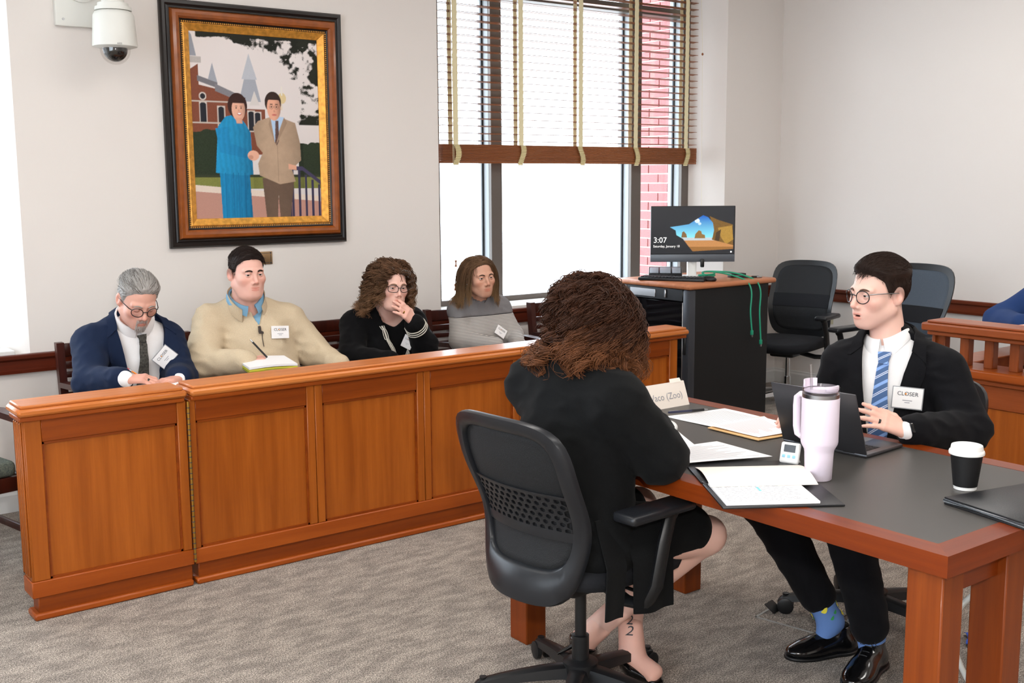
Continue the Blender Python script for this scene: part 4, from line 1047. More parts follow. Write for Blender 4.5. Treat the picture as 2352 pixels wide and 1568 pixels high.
def grow(roots, nn, d0, steps, ds, grav, wob, collide, g, stiff=.8, push=.004):
    """march hair in world-ish head space; collide(P)->signed distance, positive outside"""
    p = roots.copy(); d = d0/np.linalg.norm(d0, axis=1)[:, None]; out = [p.copy()]; h = 2e-3
    ds = np.broadcast_to(A(ds), (len(p),))
    for i in range(steps):
        d = d+grav*(min(1, (i+1)/3)); d = d+g.normal(size=d.shape)*wob; d /= np.linalg.norm(d, axis=1)[:, None]
        p = p+d*ds[:, None]
        dd = collide(p); m = dd < push
        if m.any():
            gr = np.stack([collide(p[m]+A(e)*h)-collide(p[m]-A(e)*h) for e in np.eye(3)], 1); gr /= np.linalg.norm(gr, axis=1)[:, None]+1e-9
            p[m] += gr*(push-dd[m])[:, None]; dn = d[m]-gr*np.minimum(0, (d[m]*gr).sum(1))[:, None]; d[m] = dn/(np.linalg.norm(dn, axis=1)[:, None]+1e-9)
        out.append(p.copy())
    return np.stack(out, 1)
def curl(P, amp, wl, g, clump=None, ramp=.5):
    N, Sn = P.shape[:2]; s = np.r_[0, np.cumsum(np.linalg.norm(np.diff(P.mean(0), axis=0), axis=1))]
    T = np.gradient(P, axis=1); T /= np.linalg.norm(T, axis=2)[..., None]+1e-9
    ref = A([.3, .5, .81]); u = np.cross(T, ref); u /= np.linalg.norm(u, axis=2)[..., None]+1e-9; w = np.cross(T, u)
    if clump is None: ph = g.random(N)*6.28; f = 1+.3*g.normal(size=N)
    else: k = clump.max()+1; ph = (g.random(k)*6.28)[clump]+g.normal(size=N)*.28; f = (1+.25*g.normal(size=k))[clump]
    a = amp*np.clip(s/s[-1]/ramp, 0, 1)[None, :]*(.6+.8*g.random((N, 1)))
    th = 2*math.pi*s[None, :]/wl*f[:, None]+ph[:, None]
    return P+(a*np.cos(th))[..., None]*u+(a*np.sin(th))[..., None]*w
M['skin'] = mat('skin', (1, 1, 1), .48, vcol=True, sss=.12, spec=.4, bump=.04, bscale=500)
M['hair'] = mat('hair', (1, 1, 1), .55, vcol=True, spec=.25)
M['eye'] = mat('eyeball', (1, 1, 1), .12, vcol=True, spec=.6)
def cloth(name, col, rough=.85, bscale=700, bump=.25, var=.12, vscale=600, sheen=.03, **k): return mat(name, col, rough, bump=bump, bscale=bscale, var=var, vscale=vscale, sheen=sheen, spec=.12, **k)
M['navy_suit'] = cloth('navy_suit', srgb(27, 38, 62))
M['black_suit'] = cloth('black_suit', srgb(17, 17, 20))
M['black_knit'] = cloth('black_knit', srgb(12, 12, 14))
M['black_coat'] = cloth('black_coat', srgb(14, 15, 16))
M['blue_suit'] = cloth('blue_suit', srgb(34, 56, 100))
M['shirt_white'] = cloth('white_shirt', srgb(238, 236, 236), bump=.1, var=.03)
M['shirt_blue'] = cloth('light_blue_shirt', srgb(128, 174, 206), bump=.1, var=.05)
M['beige_knit'] = cloth('beige_fleece', srgb(204, 186, 158), bscale=500, bump=.5, var=.08, vscale=300)
M['denim'] = cloth('dark_denim', srgb(32, 42, 66))
M['rim_dark'] = mat('tortoise_rim', srgb(30, 26, 28), .25)
M['lens'] = glass_mat('spectacle_lens', (.97, .97, .98), .05)
M['patent'] = mat('patent_leather', srgb(14, 14, 16), .12, coat=.6)

class Fig:
    def __init__(s, label, base, hc, fwd, roll, J, B, T, head, skin, hs=1.):
        s.base = A([*base, 0.]); s.t = thing('person', label, 'person', tuple(s.base)); s.J = {k: A(v, float) for k, v in J.items()}; s.B = B
        s.hc = A(hc, float); s.H = head_frame(fwd, roll); s.T = T; s.head = head; s.skin = A(skin); s.hs = hs
        s.g = np.random.default_rng(abs(hash(label)) % 1000 if False else len(label)*7+3)
    def add(s, name, V, F, m, col=None, parent=None, ang=None, fixn=False):
        return mesh_obj(name, A(V)-s.base, F, m, parent or s.t, True, ang, fixn, col)
    def addmb(s, name, mb, m, parent=None, ang=40): mb.move(t=-s.base); return mb.build(name, m, parent or s.t, True, ang)
    def q(s, P): return ((P-s.hc)@s.H.T)/s.hs
    def w(s, q): return s.hc+(A(q, float)*s.hs)@s.H           # head space -> world
    def tw(s, x, y, z): return s.J['chest']+x*s.T[0]+y*s.T[1]+z*s.T[2]   # torso space -> world
    def tq(s, P): return (P-s.J['chest'])@s.T.T
    def torso(s, a=0.):
        J, B, T = s.J, s.B, s.T; mid = (J['pel']+J['chest'])/2; f, l, u = T
        p = [(.05, 'e', J['pel'], (B['hd'], B['hw'], .125), T), (.06, 'e', mid+f*B.get('bx', .0), (B['wd'], B['ww'], .17), T),
             (.06, 'e', J['chest'], (B['cd'], B['cw'], .175), T)]
        if B.get('belly'): p.append((.06, 'e', mid+f*B['belly'][0]+u*B['belly'][3], (B['belly'][1], B['belly'][2], .14), T))
        if B.get('bust'):
            for y in (-1, 1): p.append((.04, 'e', J['chest']+f*B['bust'][0]+l*y*.078+u*B['bust'][1], (B['bust'][2], .078, .075), T))
        sl, sr = J['shL'], J['shR']; c = (sl+sr)/2
        p += [(.06, 'c', sl, c+u*.015, .056, .06), (.06, 'c', sr, c+u*.015, .056, .06), (.05, 'c', sl+(c-sl)*.3+u*.02, J['neck']-f*.02, .045, .05), (.05, 'c', sr+(c-sr)*.3+u*.02, J['neck']-f*.02, .045, .05)]
        return inflate(p, a)
    def arm(s, sd, a=0., end=1., k=.03, r=(.054, .047, .045, .031)):
        J = s.J; sh, el, wr = J['sh'+sd], J['el'+sd], J['wr'+sd]; w = el+(wr-el)*end
        return [(k, 'c', sh, el, r[0]+a, r[1]+a), (.03, 'c', el, w, r[2]+a, r[3]+a)]
    def legs(s, a=0., sides='LR', end=1., shin=True, r=(.088, .064, .058, .042)):
        J = s.J; out = []
        for d in sides:
            h, k, an = J['hip'+d], J['kn'+d], J['an'+d]
            out.append((.03, 'c', h, k, r[0]+a, r[1]+a))
            if shin: out.append((.02, 'c', k, k+(an-k)*end, r[2]+a, r[3]+a))
        return out
    def neckp(s):
        return [(.03, 'c', s.w((-.022, 0, -.065)), s.J['neck']-s.T[2]*.01, s.B.get('nr', .055)*s.hs, s.B.get('nr', .055)+.006)]
    def body(s, hands, legres=.012, hr=.0035, fr=.0031):
        """one skin mesh: head, neck, trunk, limbs and hands"""
        Vs, Fs, Cs = [], [], []; n = 0
        def put(V, F, c):
            nonlocal n
            Vs.append(V); Fs.append(F+n); Cs.append(c); n += len(V)
        tz = s.torso(-.015); nk = s.neckp()
        fh = lambda P: smin(smin(head_sdf(s.q(P), s.head)*s.hs, blend(P, nk), .02), blend(P, tz), .03)
        lo = np.minimum(s.hc-.165, s.J['neck']-A([.13, .13, .09])); hi = np.maximum(s.hc+.165, s.J['neck']+.1)
        V, F = polygonize(fh, lo, hi, hr); put(V, F, head_color(s.q(V), s.head, s.skin))
        pr = tz+s.arm('L', -.004)+s.arm('R', -.004)+s.legs(-.004)
        lo, hi = bounds(pr, .03); V, F = polygonize(lambda P: blend(P, pr), lo, hi, legres); put(V, F, np.tile(s.skin, (len(V), 1)))
        for hp in hands:
            lo, hi = bounds(hp, .01); V, F = polygonize(lambda P: blend(P, hp), lo, hi, fr)
            c = np.tile(s.skin*A([1.02, .95, .93]), (len(V), 1))*(.95+.08*wav(V, 120.))[:, None]; put(V, F, np.clip(c, 0, 1))
        s.bodyobj = s.add('body', np.concatenate(Vs), np.concatenate(Fs), 'skin', np.concatenate(Cs))
    def cloth(s, name, prims, m, res=.009, wr=(.004, 24., .002, 80.), cut=None, extra=None, lo=None, hi=None, parent=None):
        def fn(P):
            d = blend(P, prims)
            if extra is not None: d = extra(P, d)
            d = d-wr[0]*wav(P, wr[1])-wr[2]*1.6*folds(P, wr[3])
            return cut(P, d) if cut else d
        b = bounds(prims, .03); V, F = polygonize(fn, b[0] if lo is None else lo, b[1] if hi is None else hi, res)
        base = lambda P: blend(P, prims)-wr[0]*wav(P, wr[1])-wr[2]*1.6*folds(P, wr[3])
        return s.add(name, V, F, m, parent=parent), base
    def eyes(s, gaze=(1, 0, 0), iris=(70, 50, 40), brow=(60, 42, 34), browz=.0, browr=.0032):
        for y in (1, -1):
            c = A([.0790, y*.0315, -.0005]); mb = MB().ell((0, 0, 0), (.0128,)*3, 20, 14); V = A(mb.v); gz = unit(A(gaze)+A([0, -y*.03, 0]))
            d = (V/.0128)@gz; col = np.tile(A(srgb(205, 196, 192)), (len(V), 1)); col[d > .88] = A(srgb(*iris)); col[d > .965] = A(srgb(12, 10, 10))
            # rotate the pole to the gaze for a round iris
            zz = gz; xx = unit(np.cross([0, 0, 1.], zz)); yy = np.cross(zz, xx); V2 = A(MB().ell((0, 0, 0), (.0128,)*3, 20, 16).v)
            W_ = np.outer(V2[:, 0], xx)+np.outer(V2[:, 1], yy)+np.outer(V2[:, 2], zz); d = V2[:, 2]/.0128
            col = np.tile(A(srgb(205, 196, 192)), (len(V2), 1)); col[d > .86] = A(srgb(*iris)); col[d > .97] = A(srgb(10, 9, 9))
            F = MB().ell((0, 0, 0), (.0128,)*3, 20, 16).f
            s.add('eye', s.w(c+W_), F, 'eye', col, parent=s.bodyobj)
            fh = lambda P: head_sdf(P, s.head)
            path = project(fh, smooth_path([(.094, y*.013, .0165+browz), (.094, y*.028, .0215+browz), (.080, y*.046, .0165+browz)], 14), .0005)
            mb = MB().tube(s.w(path), np.r_[.5, np.linspace(1, 1, 9), .9, .75, .55, .3]*browr*1.1, 8, flat=(1, 1)); V = A(mb.v)
            s.add('eyebrow', V, mb.f, 'hair', np.tile(A(srgb(*brow)), (len(V), 1)), parent=s.bodyobj)
    def glasses(s, m, rx=.0245, rz=.0205, z0=-.004, x0=.1045, sq=2.4, rr=.0019, temple=None, tilt=0.):
        g = None; root = None; rings = MB()
        for y in (1, -1):
            pts = []
            for k in range(28):
                a = 2*math.pi*k/28; c, s_ = math.cos(a), math.sin(a); e = (abs(c)**sq+abs(s_)**sq)**(-1/sq)
                yy = y*.0335+rx*e*c; zz = z0+rz*e*s_; pts.append((x0-.9*max(0, abs(yy)-.012)**1.5*1.9+tilt*zz, yy, zz))
            if root is None:
                root = s.addmb('glasses', MB().tube(s.w(A(pts)), rr, 8, True), m); par = root
            else: s.addmb('rim', MB().tube(s.w(A(pts)), rr, 8, True), m, root)
            n = len(pts); cpt = A(pts).mean(0); V = np.vstack([[cpt], A(pts)]); s.add('lens', s.w(V), [(0, 1+k, 1+(k+1) % n) for k in range(n)], 'lens', parent=root)
            xe = x0-.9*max(0, .058-.012)**1.5*1.9
            s.addmb('temple', MB().tube(s.w(A([(xe+.001, y*.0585, z0+.010), (xe-.012, y*.0665, z0+.011), (.03, y*.0775, z0+.010), (-.012, y*.0815, z0+.008), (-.03, y*.083, z0-.010)])), [.0022, .0022, .0018, .0017, .0017], 8), temple or m, root)
        s.addmb('bridge', MB().tube(s.w(A([(x0-.0005, -.0095, z0+.004), (x0+.003, 0, z0+.0075), (x0-.0005, .0095, z0+.004)])), rr, 8), m, root)
    def shell(s, name, t_top, t_side, col, noise=.002, freq=70., zcut=0., res=.0035, mask=None, streak=None):
        def fn(P):
            q = s.q(P); k = np.clip((q[:, 2]-.035)/.045, 0, 1); k = k*k*(3-2*k)
            m = np.clip((q[:, 2]-hairline(q[:, 0])-zcut)/.03, 0, 1); m = .12+.88*m*m*(3-2*m); d = s_ell(q, CR_C, CR_R)-(t_side+(t_top-t_side)*k)*m-noise*m*wav(q*A([1, 1.6, 1]), freq, 2, 8)
            e = (hairline(q[:, 0])+zcut-q[:, 2])*.9+.0035*wav(q*A([1, 2, 1]), 150., 0, 6)
            if mask is not None: e = np.maximum(e, mask(q))
            return smax(d, e, .006)*s.hs
        s.shellfn = fn
        V, F = polygonize(fn, s.hc-.17, s.hc+.17, res); q = s.q(V)
        c = np.tile(A(col), (len(V), 1))*(.8+.35*wav(q*A([1, 3, 1]), 160., 1, 9))[:, None]
        return s.add(name, V, F, 'hair', np.clip(c, 0, 1))
    def short_strands(s, n, col, flow, length, r=.00085, lift=.35, mask=hair_mask, steps=6, cvar=.35, col2=None, zcut=0., wob=.08, parent=None, grav=(0, 0, -.02)):
        g = s.g; q, nn = scalp_roots(n, g, lambda q: mask(q-A([0, 0, zcut])))
        L = length(q); p = q.copy(); out = [p.copy()]; fl = flow(q)+g.normal(size=q.shape)*wob*2
        for i in range(steps):
            n_ = (p-CR_C)/(CR_R**2); n_ /= np.linalg.norm(n_, axis=1)[:, None]
            f_ = fl-n_*(fl*n_).sum(1)[:, None]; f_ /= np.linalg.norm(f_, axis=1)[:, None]+1e-9
            d_ = f_+n_*(lift*(1-.75*i/steps)); d_ /= np.linalg.norm(d_, axis=1)[:, None]
            p = p+d_*(L/steps)[:, None]; out.append(p.copy())
        P = np.stack(out, 1)
        if getattr(s, 'shellfn', None) is not None:
            for i in range(P.shape[1]):
                n_ = (P[:, i]-CR_C)/(CR_R**2); n_ /= np.linalg.norm(n_, axis=1)[:, None]
                dd = s.shellfn(s.w(P[:, i]))/s.hs; P[:, i] += n_*np.clip(.0006+.0022*i/steps-dd, 0, .03)[:, None]
        rr = np.linspace(1, .25, steps+1)[None]*r*np.ones((len(P), 1)); V, F = strand_mesh(P, rr)
        c0 = np.tile(A(col), (len(P), 1))*(1-cvar/2+cvar*g.random((len(P), 1)))
        if col2 is not None: m = (g.random(len(P)) < col2[1]); c0[m] = A(col2[0])*(.8+.4*g.random((m.sum(), 1)))
        c = np.repeat(c0, (steps+1)*3, 0)
        return s.add('hair_strands', s.w(V), F, 'hair', np.clip(c, 0, 1), parent=parent)
    def long_hair(s, n, col, flow, length, steps, r, grav, wob, camp, cwl, clumps, body, lift=.4, mask=hair_mask, tipcol=None, cvar=.4, parent=None, ramp=.5, push=.006, tight=.72, greys=None, faceout=(.07, .066, .10)):
        g = s.g; q, nn = scalp_roots(n, g, mask); qe, ne = scalp_roots(n//2, g, lambda q: mask(q)*(np.abs(q[:, 1]) < .034)*(q[:, 2] > .045)); q, nn = np.r_[q, qe], np.r_[nn, ne]; roots = s.w(q); nw = nn@s.H
        d0 = flow(q, nn)@s.H+nw*lift; L = length(q)*(.85+.3*g.random(len(q)))
        hp = lambda P: np.minimum(np.minimum(head_sdf_simple(s.q(P)), s_ell(s.q(P), (.095, .0, -.03), faceout))*s.hs, blend(P, body))
        P = grow(roots, nw, d0, steps, L/steps, A(grav, float)[None], wob, hp, g, push=push)
        cl = None
        if clumps: ctr = q[g.integers(0, len(q), clumps)]; cl = np.argmin(((q[:, None]-ctr[None])**2).sum(2), 1)
        if cl is not None:   # gather tips toward the clump's mean
            for k in range(clumps):
                m = cl == k
                if m.sum() < 3: continue
                mean = P[m].mean(0); t = np.linspace(0, 1, steps+1)[None, :, None]*tight; P[m] = P[m]*(1-t)+mean[None]*t+g.normal(size=(m.sum(), 1, 3))*.006*t
        if camp: P = curl(P, camp, cwl, g, cl, ramp)
        dd = hp(P.reshape(-1, 3)).reshape(P.shape[:2])
        bad = dd < .001
        if bad.any():
            pb = P[bad]; h = 2e-3; gr = np.stack([hp(pb+A(e)*h)-hp(pb-A(e)*h) for e in np.eye(3)], 1); gr /= np.linalg.norm(gr, axis=1)[:, None]+1e-9; P[bad] = pb+gr*(.0025-dd[bad])[:, None]
        tt = np.linspace(0, 1, steps+1); rr = (1-.65*tt)[None]*r*np.ones((len(P), 1)); V, F = strand_mesh(P, rr)
        c0 = np.tile(A(col), (len(P), 1))*(1-cvar/2+cvar*g.random((len(P), 1)))
        if cl is not None: c0 *= (.75+.5*g.random(clumps))[cl][:, None]
        if greys is not None: m = greys(q); c0[m] = A(srgb(132, 124, 118))*(.7+.5*g.random((m.sum(), 1)))
        c = np.repeat(c0[:, None], steps+1, 1)
        if tipcol is not None: k = (np.clip(tt-.45, 0, 1)/.55)[None, :, None]*(.5+.5*g.random((len(P), 1, 1))); c = c*(1-k)+A(tipcol)*k
        c = np.repeat(c.reshape(-1, 3), 3, 0)
        return s.add('hair_strands', V, F, 'hair', np.clip(c, 0, 1), parent=parent)
    def shirt_collar(s, m, r=.062, h=.034, gap=.5, pts=.06, fold=True, drop=.0):
        """stand collar ring round the neck with two folded points"""
        n0 = s.J['neck']; ax = unit(s.w((-.022, 0, -.065))-n0); f = unit(s.T[0]-ax*(s.T[0]@ax)); l = np.cross(ax, f)
        c0 = n0+ax*(.028-drop)-f*.004
        th = np.linspace(gap*.25, 2*math.pi-gap*.25, 40); G = np.zeros((40, 4, 3))
        for i, a in enumerate(th):
            fr = max(0, math.cos(a)); dip = -.026*fr**2
            for j, (dr, dz) in enumerate(((.0, 0), (.003, .6*h), (.001, h), (.006, h+.002))):
                G[i, j] = c0+(r+dr)*(math.cos(a)*f+math.sin(a)*l)*A([1, 1, 1])+ax*(dz+dip)
        s.addmb('shirt_collar', MB().slab(G, (0, 0, -.001)), m)
        if fold:
            for sd in (1, -1):
                G = np.zeros((16, 3, 3))
                for i, t in enumerate(np.linspace(0, 1, 16)):
                    a = sd*(math.pi*.85*(1-t)+gap*.22*t); fr = max(0, math.cos(a)); dip = -.026*fr**2
                    top = c0+(r+.007)*(math.cos(a)*f+math.sin(a)*l)+ax*(h+.002+dip)
                    ln = .030+(pts-.030)*t**3
                    for j, k in enumerate((0, .5, 1)):
                        G[i, j] = top+(-ax*ln*k)+(math.cos(a)*f+math.sin(a)*l)*(.010*k+.006*math.sin(k*3))+sd*l*.012*k*t**2
                s.addmb('collar_fold', MB().slab(G, f*.0015), m)
    def badge(s, fn, c, ex, ey, w, h, holder=True, boff=.008):
        """name card lying on the garment at c with axes ex, ey"""
        c = project(fn, A(c)[None], boff)[0]; nn = unit(normals(fn, c[None])[0]*.5+np.cross(unit(ex), unit(ey))*.5); ex = unit(A(ex, float)-nn*(A(ex)@nn)); ey = np.cross(nn, ex)
        R = A([ex, ey, nn]).T
        bd = s.addmb('name_badge', MB().rbox((-w/2, -h/2, 0), (w/2, h/2, .002), .0008, 1).move(R, c), 'paper')
        if holder: s.addmb('badge_holder', MB().rbox((-w/2-.003, -h/2-.003, -.0015), (w/2+.003, h/2+.003, .0008), .0006, 1).move(R, c), mat('clear_sleeve', srgb(150, 152, 156), .2), bd)
        sc = w/.092
        o = c-s.base+nn*.0022
        lettering('CLOSER', .0185*sc, o+ey*h*.20, ex, ey, 'ink', bd)
        g = MB().lathe([(.0028*sc, 0), (.0028*sc, .0003)], n=12).move(R, o+ey*h*.205-ex*.0062*sc+nn*.0004).build('logo_dot', 'orange', bd)
        for k, (ww, yy) in enumerate(((.030, -.12), (.016, -.22))):
            MB().rbox((-ww/2*sc, -.0012*sc, 0), (ww/2*sc, .0012*sc, .0002), .0001, 1).move(R, o+ey*h*yy).build('printed_line', 'ink_soft', bd)
        return bd
    def shoe(s, heel, toe, m, wdt=.043, high=.075, lace=True):
        heel, toe = A(heel, float), A(toe, float); d = toe-heel; L = np.linalg.norm(d); d /= L; up = A([0, 0, 1.]); sd = np.cross(up, d)
        F = A([d, sd, np.cross(d, sd)]); at = lambda a, z: heel+d*L*a+up*z
        pr = [(.03, 'e', at(.16, .030), (.058, wdt*.82, .034), F), (.04, 'e', at(.45, .032), (.085, wdt*.86, .032), F), (.04, 'e', at(.74, .024), (.075, wdt, .026), F), (.03, 'c', at(.16, .035), at(.22, high+.02), .036, .038), (.03, 'c', at(.3, .055), at(.55, .040), .030, .026)]
        fn = lambda P: smax(smax(blend(P, pr), -(P[:, 2]-heel[2]-.004), .004), (P-at(.2, high+.012))@unit(up+d*.15), .004)
        lo, hi = bounds(pr, .02); V, Fc = polygonize(fn, lo, hi, .004); o = s.add('shoe', V, Fc, m)
        fs = lambda P: smax(smax(blend(P*A([1, 1, 0])+A([0, 0, heel[2]+.028]), pr)-.004, P[:, 2]-heel[2]-.012, .002), -(P[:, 2]-heel[2]), .002)
        V, Fc = polygonize(fs, A([*lo[:2], heel[2]-.01])-A([.01, .01, 0]), A([*hi[:2], heel[2]+.025])+A([.01, .01, 0]), .004); s.add('sole', V, Fc, 'black_plastic', parent=o)
        if lace:
            for k in range(4):
                p = at(.36+.075*k, .10); G = A([p+sd*y for y in np.linspace(-.018, .018, 7)]); G = project(lambda P: blend(P, pr), G, .0015); s.addmb('lace', MB().tube(G, .0016, 6), 'black_leather', o)
            b = project(lambda P: blend(P, pr), at(.36, .10)[None], .004)[0]
            for sg in (1, -1): s.addmb('lace_loop', MB().tube(A([b, b+sd*sg*.018+up*.006, b+sd*sg*.028-up*.012, b+sd*sg*.014-up*.01, b]), .0015, 6), 'black_leather', o)
        return o
def head_sdf_simple(q):
    d = s_ell(q, CR_C, CR_R); d = smin(d, s_ell(q, (.03, 0, -.045), (.062, .062, .075)), .03); return d
def tframe(f, lean=0.):
    """torso axes from a horizontal facing and a forward lean"""
    f = unit([f[0], f[1], 0]); l = np.cross([0, 0, 1.], f); u = A([0, 0, 1.])*math.cos(lean)+f*math.sin(lean); f2 = f*math.cos(lean)-A([0, 0, 1.])*math.sin(lean)
    return A([f2, l, u])
def seat_legs(pel, T, dy=.10, thigh=.44, kz=.50, fwd=.04, splay=.03):
    f = unit(T[0]*A([1, 1, 0])); l = T[1]; J = {}
    for d, s in (('L', 1), ('R', -1)):
        h = A(pel)+l*s*dy-A([0, 0, .02]); k = A([*(h+f*thigh+l*s*splay)[:2], kz]); a = A([*(k+f*fwd)[:2], .10])
        J['hip'+d], J['kn'+d], J['an'+d] = h, k, a
    return J
def vcut(fig, z0, z1, w0, x0=.0, yo=0., xmax=.18):
    """opening of a jacket: half width w0 at torso height z1 narrowing to nothing at z0"""
    def cut(P, d):
        q = fig.tq(P); w = w0*np.clip((q[:, 2]-z0)/(z1-z0), 0, 1.15)
        e = np.maximum(np.abs(q[:, 1]-yo)-w, x0-q[:, 0]); e = np.where((q[:, 2] < z0) | (q[:, 0] > xmax), .05, e)
        return smax(d, -e, .003)
    return cut
def lapels(fig, fn, z0, z1, w0, m, width=.075, notch=.11, th=.004):
    """folded lapels along the jacket opening; fn = jacket surface"""
    for sd in (1, -1):
        inn = [fig.tw(.14, sd*.004, z0-.01), fig.tw(.15, sd*(w0*.5), (z0+z1)/2), fig.tw(.12, sd*(w0*1.0), z1-.02), fig.tw(.05, sd*(w0*1.12), z1+.05)]
        out = [fig.tw(.14, sd*.020, z0+.005), fig.tw(.15, sd*(w0*.5+width*.75), (z0+z1)/2+.015), fig.tw(.12, sd*(w0+width), z1-.045), fig.tw(.05, sd*(w0*1.1+width*.55), z1+.03)]
        fig.addmb('lapel', patch(fn, inn, out, 26, 5, .002, th), m)
        inn2 = [fig.tw(.07, sd*w0*1.08, z1+.035), fig.tw(.0, sd*(w0*1.0), z1+.09), fig.tw(-.07, sd*w0*.65, z1+.11), fig.tw(-.085, 0, z1+.115)]
        out2 = [fig.tw(.09, sd*(w0+width*.95), z1+.005), fig.tw(.0, sd*(w0+.03), z1+.055), fig.tw(-.09, sd*w0*.8, z1+.06), fig.tw(-.105, 0, z1+.06)]
        fig.addmb('jacket_collar', patch(fn, inn2, out2, 18, 4, .004, th+.002), m)
def ribbon(fig, fn, pts, widths, m, name, off=.004, th=.004, n=40, k=5):
    """flat band (tie, trim) laid on fn along torso-space points with half widths"""
    P = smooth_path([fig.tw(*p) for p in pts], n); wv = np.interp(np.linspace(0, 1, n), np.linspace(0, 1, len(widths)), widths)
    P = project(fn, P, off); tan = np.gradient(P, axis=0); tan /= np.linalg.norm(tan, axis=1)[:, None]; sd = np.cross(tan, normals(fn, P)*.6+fig.T[0]*.4); sd /= np.linalg.norm(sd, axis=1)[:, None]
    G = (P[:, None]+sd[:, None]*(wv[:, None]*np.linspace(-1, 1, k)[None])[..., None]).reshape(-1, 3)
    G = project(fn, G, off); Nn = normals(fn, G); return fig.addmb(name, MB().slab(G.reshape(n, k, 3), (Nn*th).reshape(n, k, 3)), m)
SK1 = srgb(218, 166, 148); SK2 = srgb(228, 178, 162); SK3 = srgb(232, 186, 170); SK4 = srgb(206, 156, 132); SK5 = srgb(234, 190, 174)

# ================= 1: grey-haired man in navy suit, writing
T = tframe((-.10, -1), math.radians(14))
J = dict(pel=(1.78, 5.25, .55), chest=(1.725, 5.14, .785), neck=(1.70, 5.09, .960), shL=(1.850, 5.11, .875), shR=(1.515, 5.13, .885),
         elR=(1.45, 4.96, .735), wrR=(1.525, 4.72, .775), elL=(1.865, 4.97, .715), wrL=(1.775, 4.76, .745)); J.update(seat_legs(J['pel'], T))
p1 = Fig('grey-haired man in navy suit and round glasses writing behind the jury gate', (1.76, 5.30), (1.688, 4.985, 1.085), (.0, -.86, -.46), math.radians(-4), J,
         dict(hd=.13, hw=.18, wd=.125, ww=.165, cd=.118, cw=.165, belly=(.05, .11, .15, -.02), nr=.056), T, dict(lid=-.0035, nose=1.15, stubble=.0), SK1)
hR, tR = hand_prims(J['wrR'], (.085, -.05, .0), (-.2, .35, -.9), -1, (.55, .6, .65, .7), .05, .75); tR1 = tR; hL, tL = hand_prims(J['wrL'], (-.10, -.06, .0), (0, 0, -1), 1, (.12,)*4, .08, .2)
p1.body([hR, hL]); p1.eyes((.9, 0, -.45), (80, 80, 84), (150, 140, 132), -.002, .0030)
p1.glasses('rim_dark', .0235, .0205, -.008, .1065, 2.2, .0019, tilt=-.05)
tor = p1.torso(.004); shirt, fs = p1.cloth('shirt', tor, 'shirt_white', .009, (.002, 20., .001, 60.))
ws = p1.arm('R', .004, .98)[1:]; cu = p1.cloth('shirt_cuff', [(.01, 'c', A(J['elR'])+(A(J['wrR'])-A(J['elR']))*.70, A(J['elR'])+(A(J['wrR'])-A(J['elR']))*1.0, .043, .037)], 'shirt_white', .005, (.001, 20, .0, 40))
p1.cloth('shirt_cuff', [(.01, 'c', A(J['elL'])+(A(J['wrL'])-A(J['elL']))*.8, A(J['elL'])+(A(J['wrL'])-A(J['elL']))*1.0, .040, .036)], 'shirt_white', .005, (.001, 20, .0, 40))
jp = p1.torso(.020)+p1.arm('L', .020, .88, r=(.056, .052, .050, .036))+p1.arm('R', .020, .84, r=(.056, .052, .050, .036))
jk, fj = p1.cloth('suit_jacket', jp, 'navy_suit', .008, (.006, 26., .0045, 78.), vcut(p1, -.42, .16, .105))
lapels(p1, fj, -.40, .15, .098, 'navy_suit', .062)
p1.shirt_collar('shirt_white', .071, .034, .45, .070, drop=-.004)
M['tie_dark'] = cloth('dark_paisley_tie', srgb(44, 42, 40), var=1.2, vscale=120, col2=srgb(92, 90, 84))
ribbon(p1, fs, [(.14, 0, .150), (.16, -.002, .05), (.18, -.012, -.06), (.19, -.022, -.18), (.19, -.025, -.30)], [.016, .020, .030, .038, .042], 'tie_dark', 'necktie', .009)
ribbon(p1, fs, [(.14, 0, .185), (.14, 0, .145)], [.020, .012], 'tie_dark', 'tie_knot', .004, .014, 8, 5)
kp = project(fs, p1.tw(.2, -.018, -.12)[None], .012)[0]; p1.addmb('tie_pin', MB().ell((0, 0, 0), (.004, .006, .007), 10, 8).move(T.T, kp), 'brass')
p1.cloth('trousers', p1.legs(.014)+[(.05, 'e', A(J['pel']), (.14, .19, .12), T)], 'navy_suit', .014)
for d in 'LR': a = A(p1.J['an'+d]); p1.shoe(a+A([0, .05, -.10]), a+A([0, -.2, -.10]), 'black_leather', lace=False)
gc = srgb(176, 172, 168); p1.shell('hair', .016, .006, gc, .003, 60.)
p1.short_strands(1500, gc, lambda q: np.stack([-1.+0*q[:, 0], .22*np.sign(q[:, 1])+.15+0*q[:, 0], -.6*(q[:, 2] < .05)+.1], 1), lambda q: np.where(q[:, 2] > .055, .060, .018), .0011, .50, cvar=.5, col2=(srgb(96, 88, 82), .25))
# goatee and moustache
gq = []; g_ = np.random.default_rng(5)
while len(gq) < 300:
    a = A([.095, g_.uniform(-.026, .026), g_.uniform(-.118, -.05)])
    if (a[2] < -.083 and abs(a[1]) < .024) or (-.062 < a[2] < -.050 and abs(a[1]) < .026) or (.019 < abs(a[1]) < .027 and a[2] > -.1): gq.append(a)
gq = project(lambda P: head_sdf(P, p1.head), gq, .0); nn = normals(lambda P: head_sdf(P, p1.head), gq)
P = np.stack([gq+nn*t*.004+A([0, 0, -1])*t*.009 for t in (0, .35, .7, 1)], 1); V, F = strand_mesh(P, np.tile(A([.0009, .0008, .0006, .0003]), (len(P), 1)))
p1.add('goatee', p1.w(V), F, 'hair', np.repeat(A(srgb(196, 188, 182))*(.6+.6*g_.random((len(P), 1))), 12, 0))
p1.badge(fj, p1.tw(.14, .092, .062), A([.66, -.1, .74]), A([-.72, -.15, .66]), .088, .070, boff=.016)
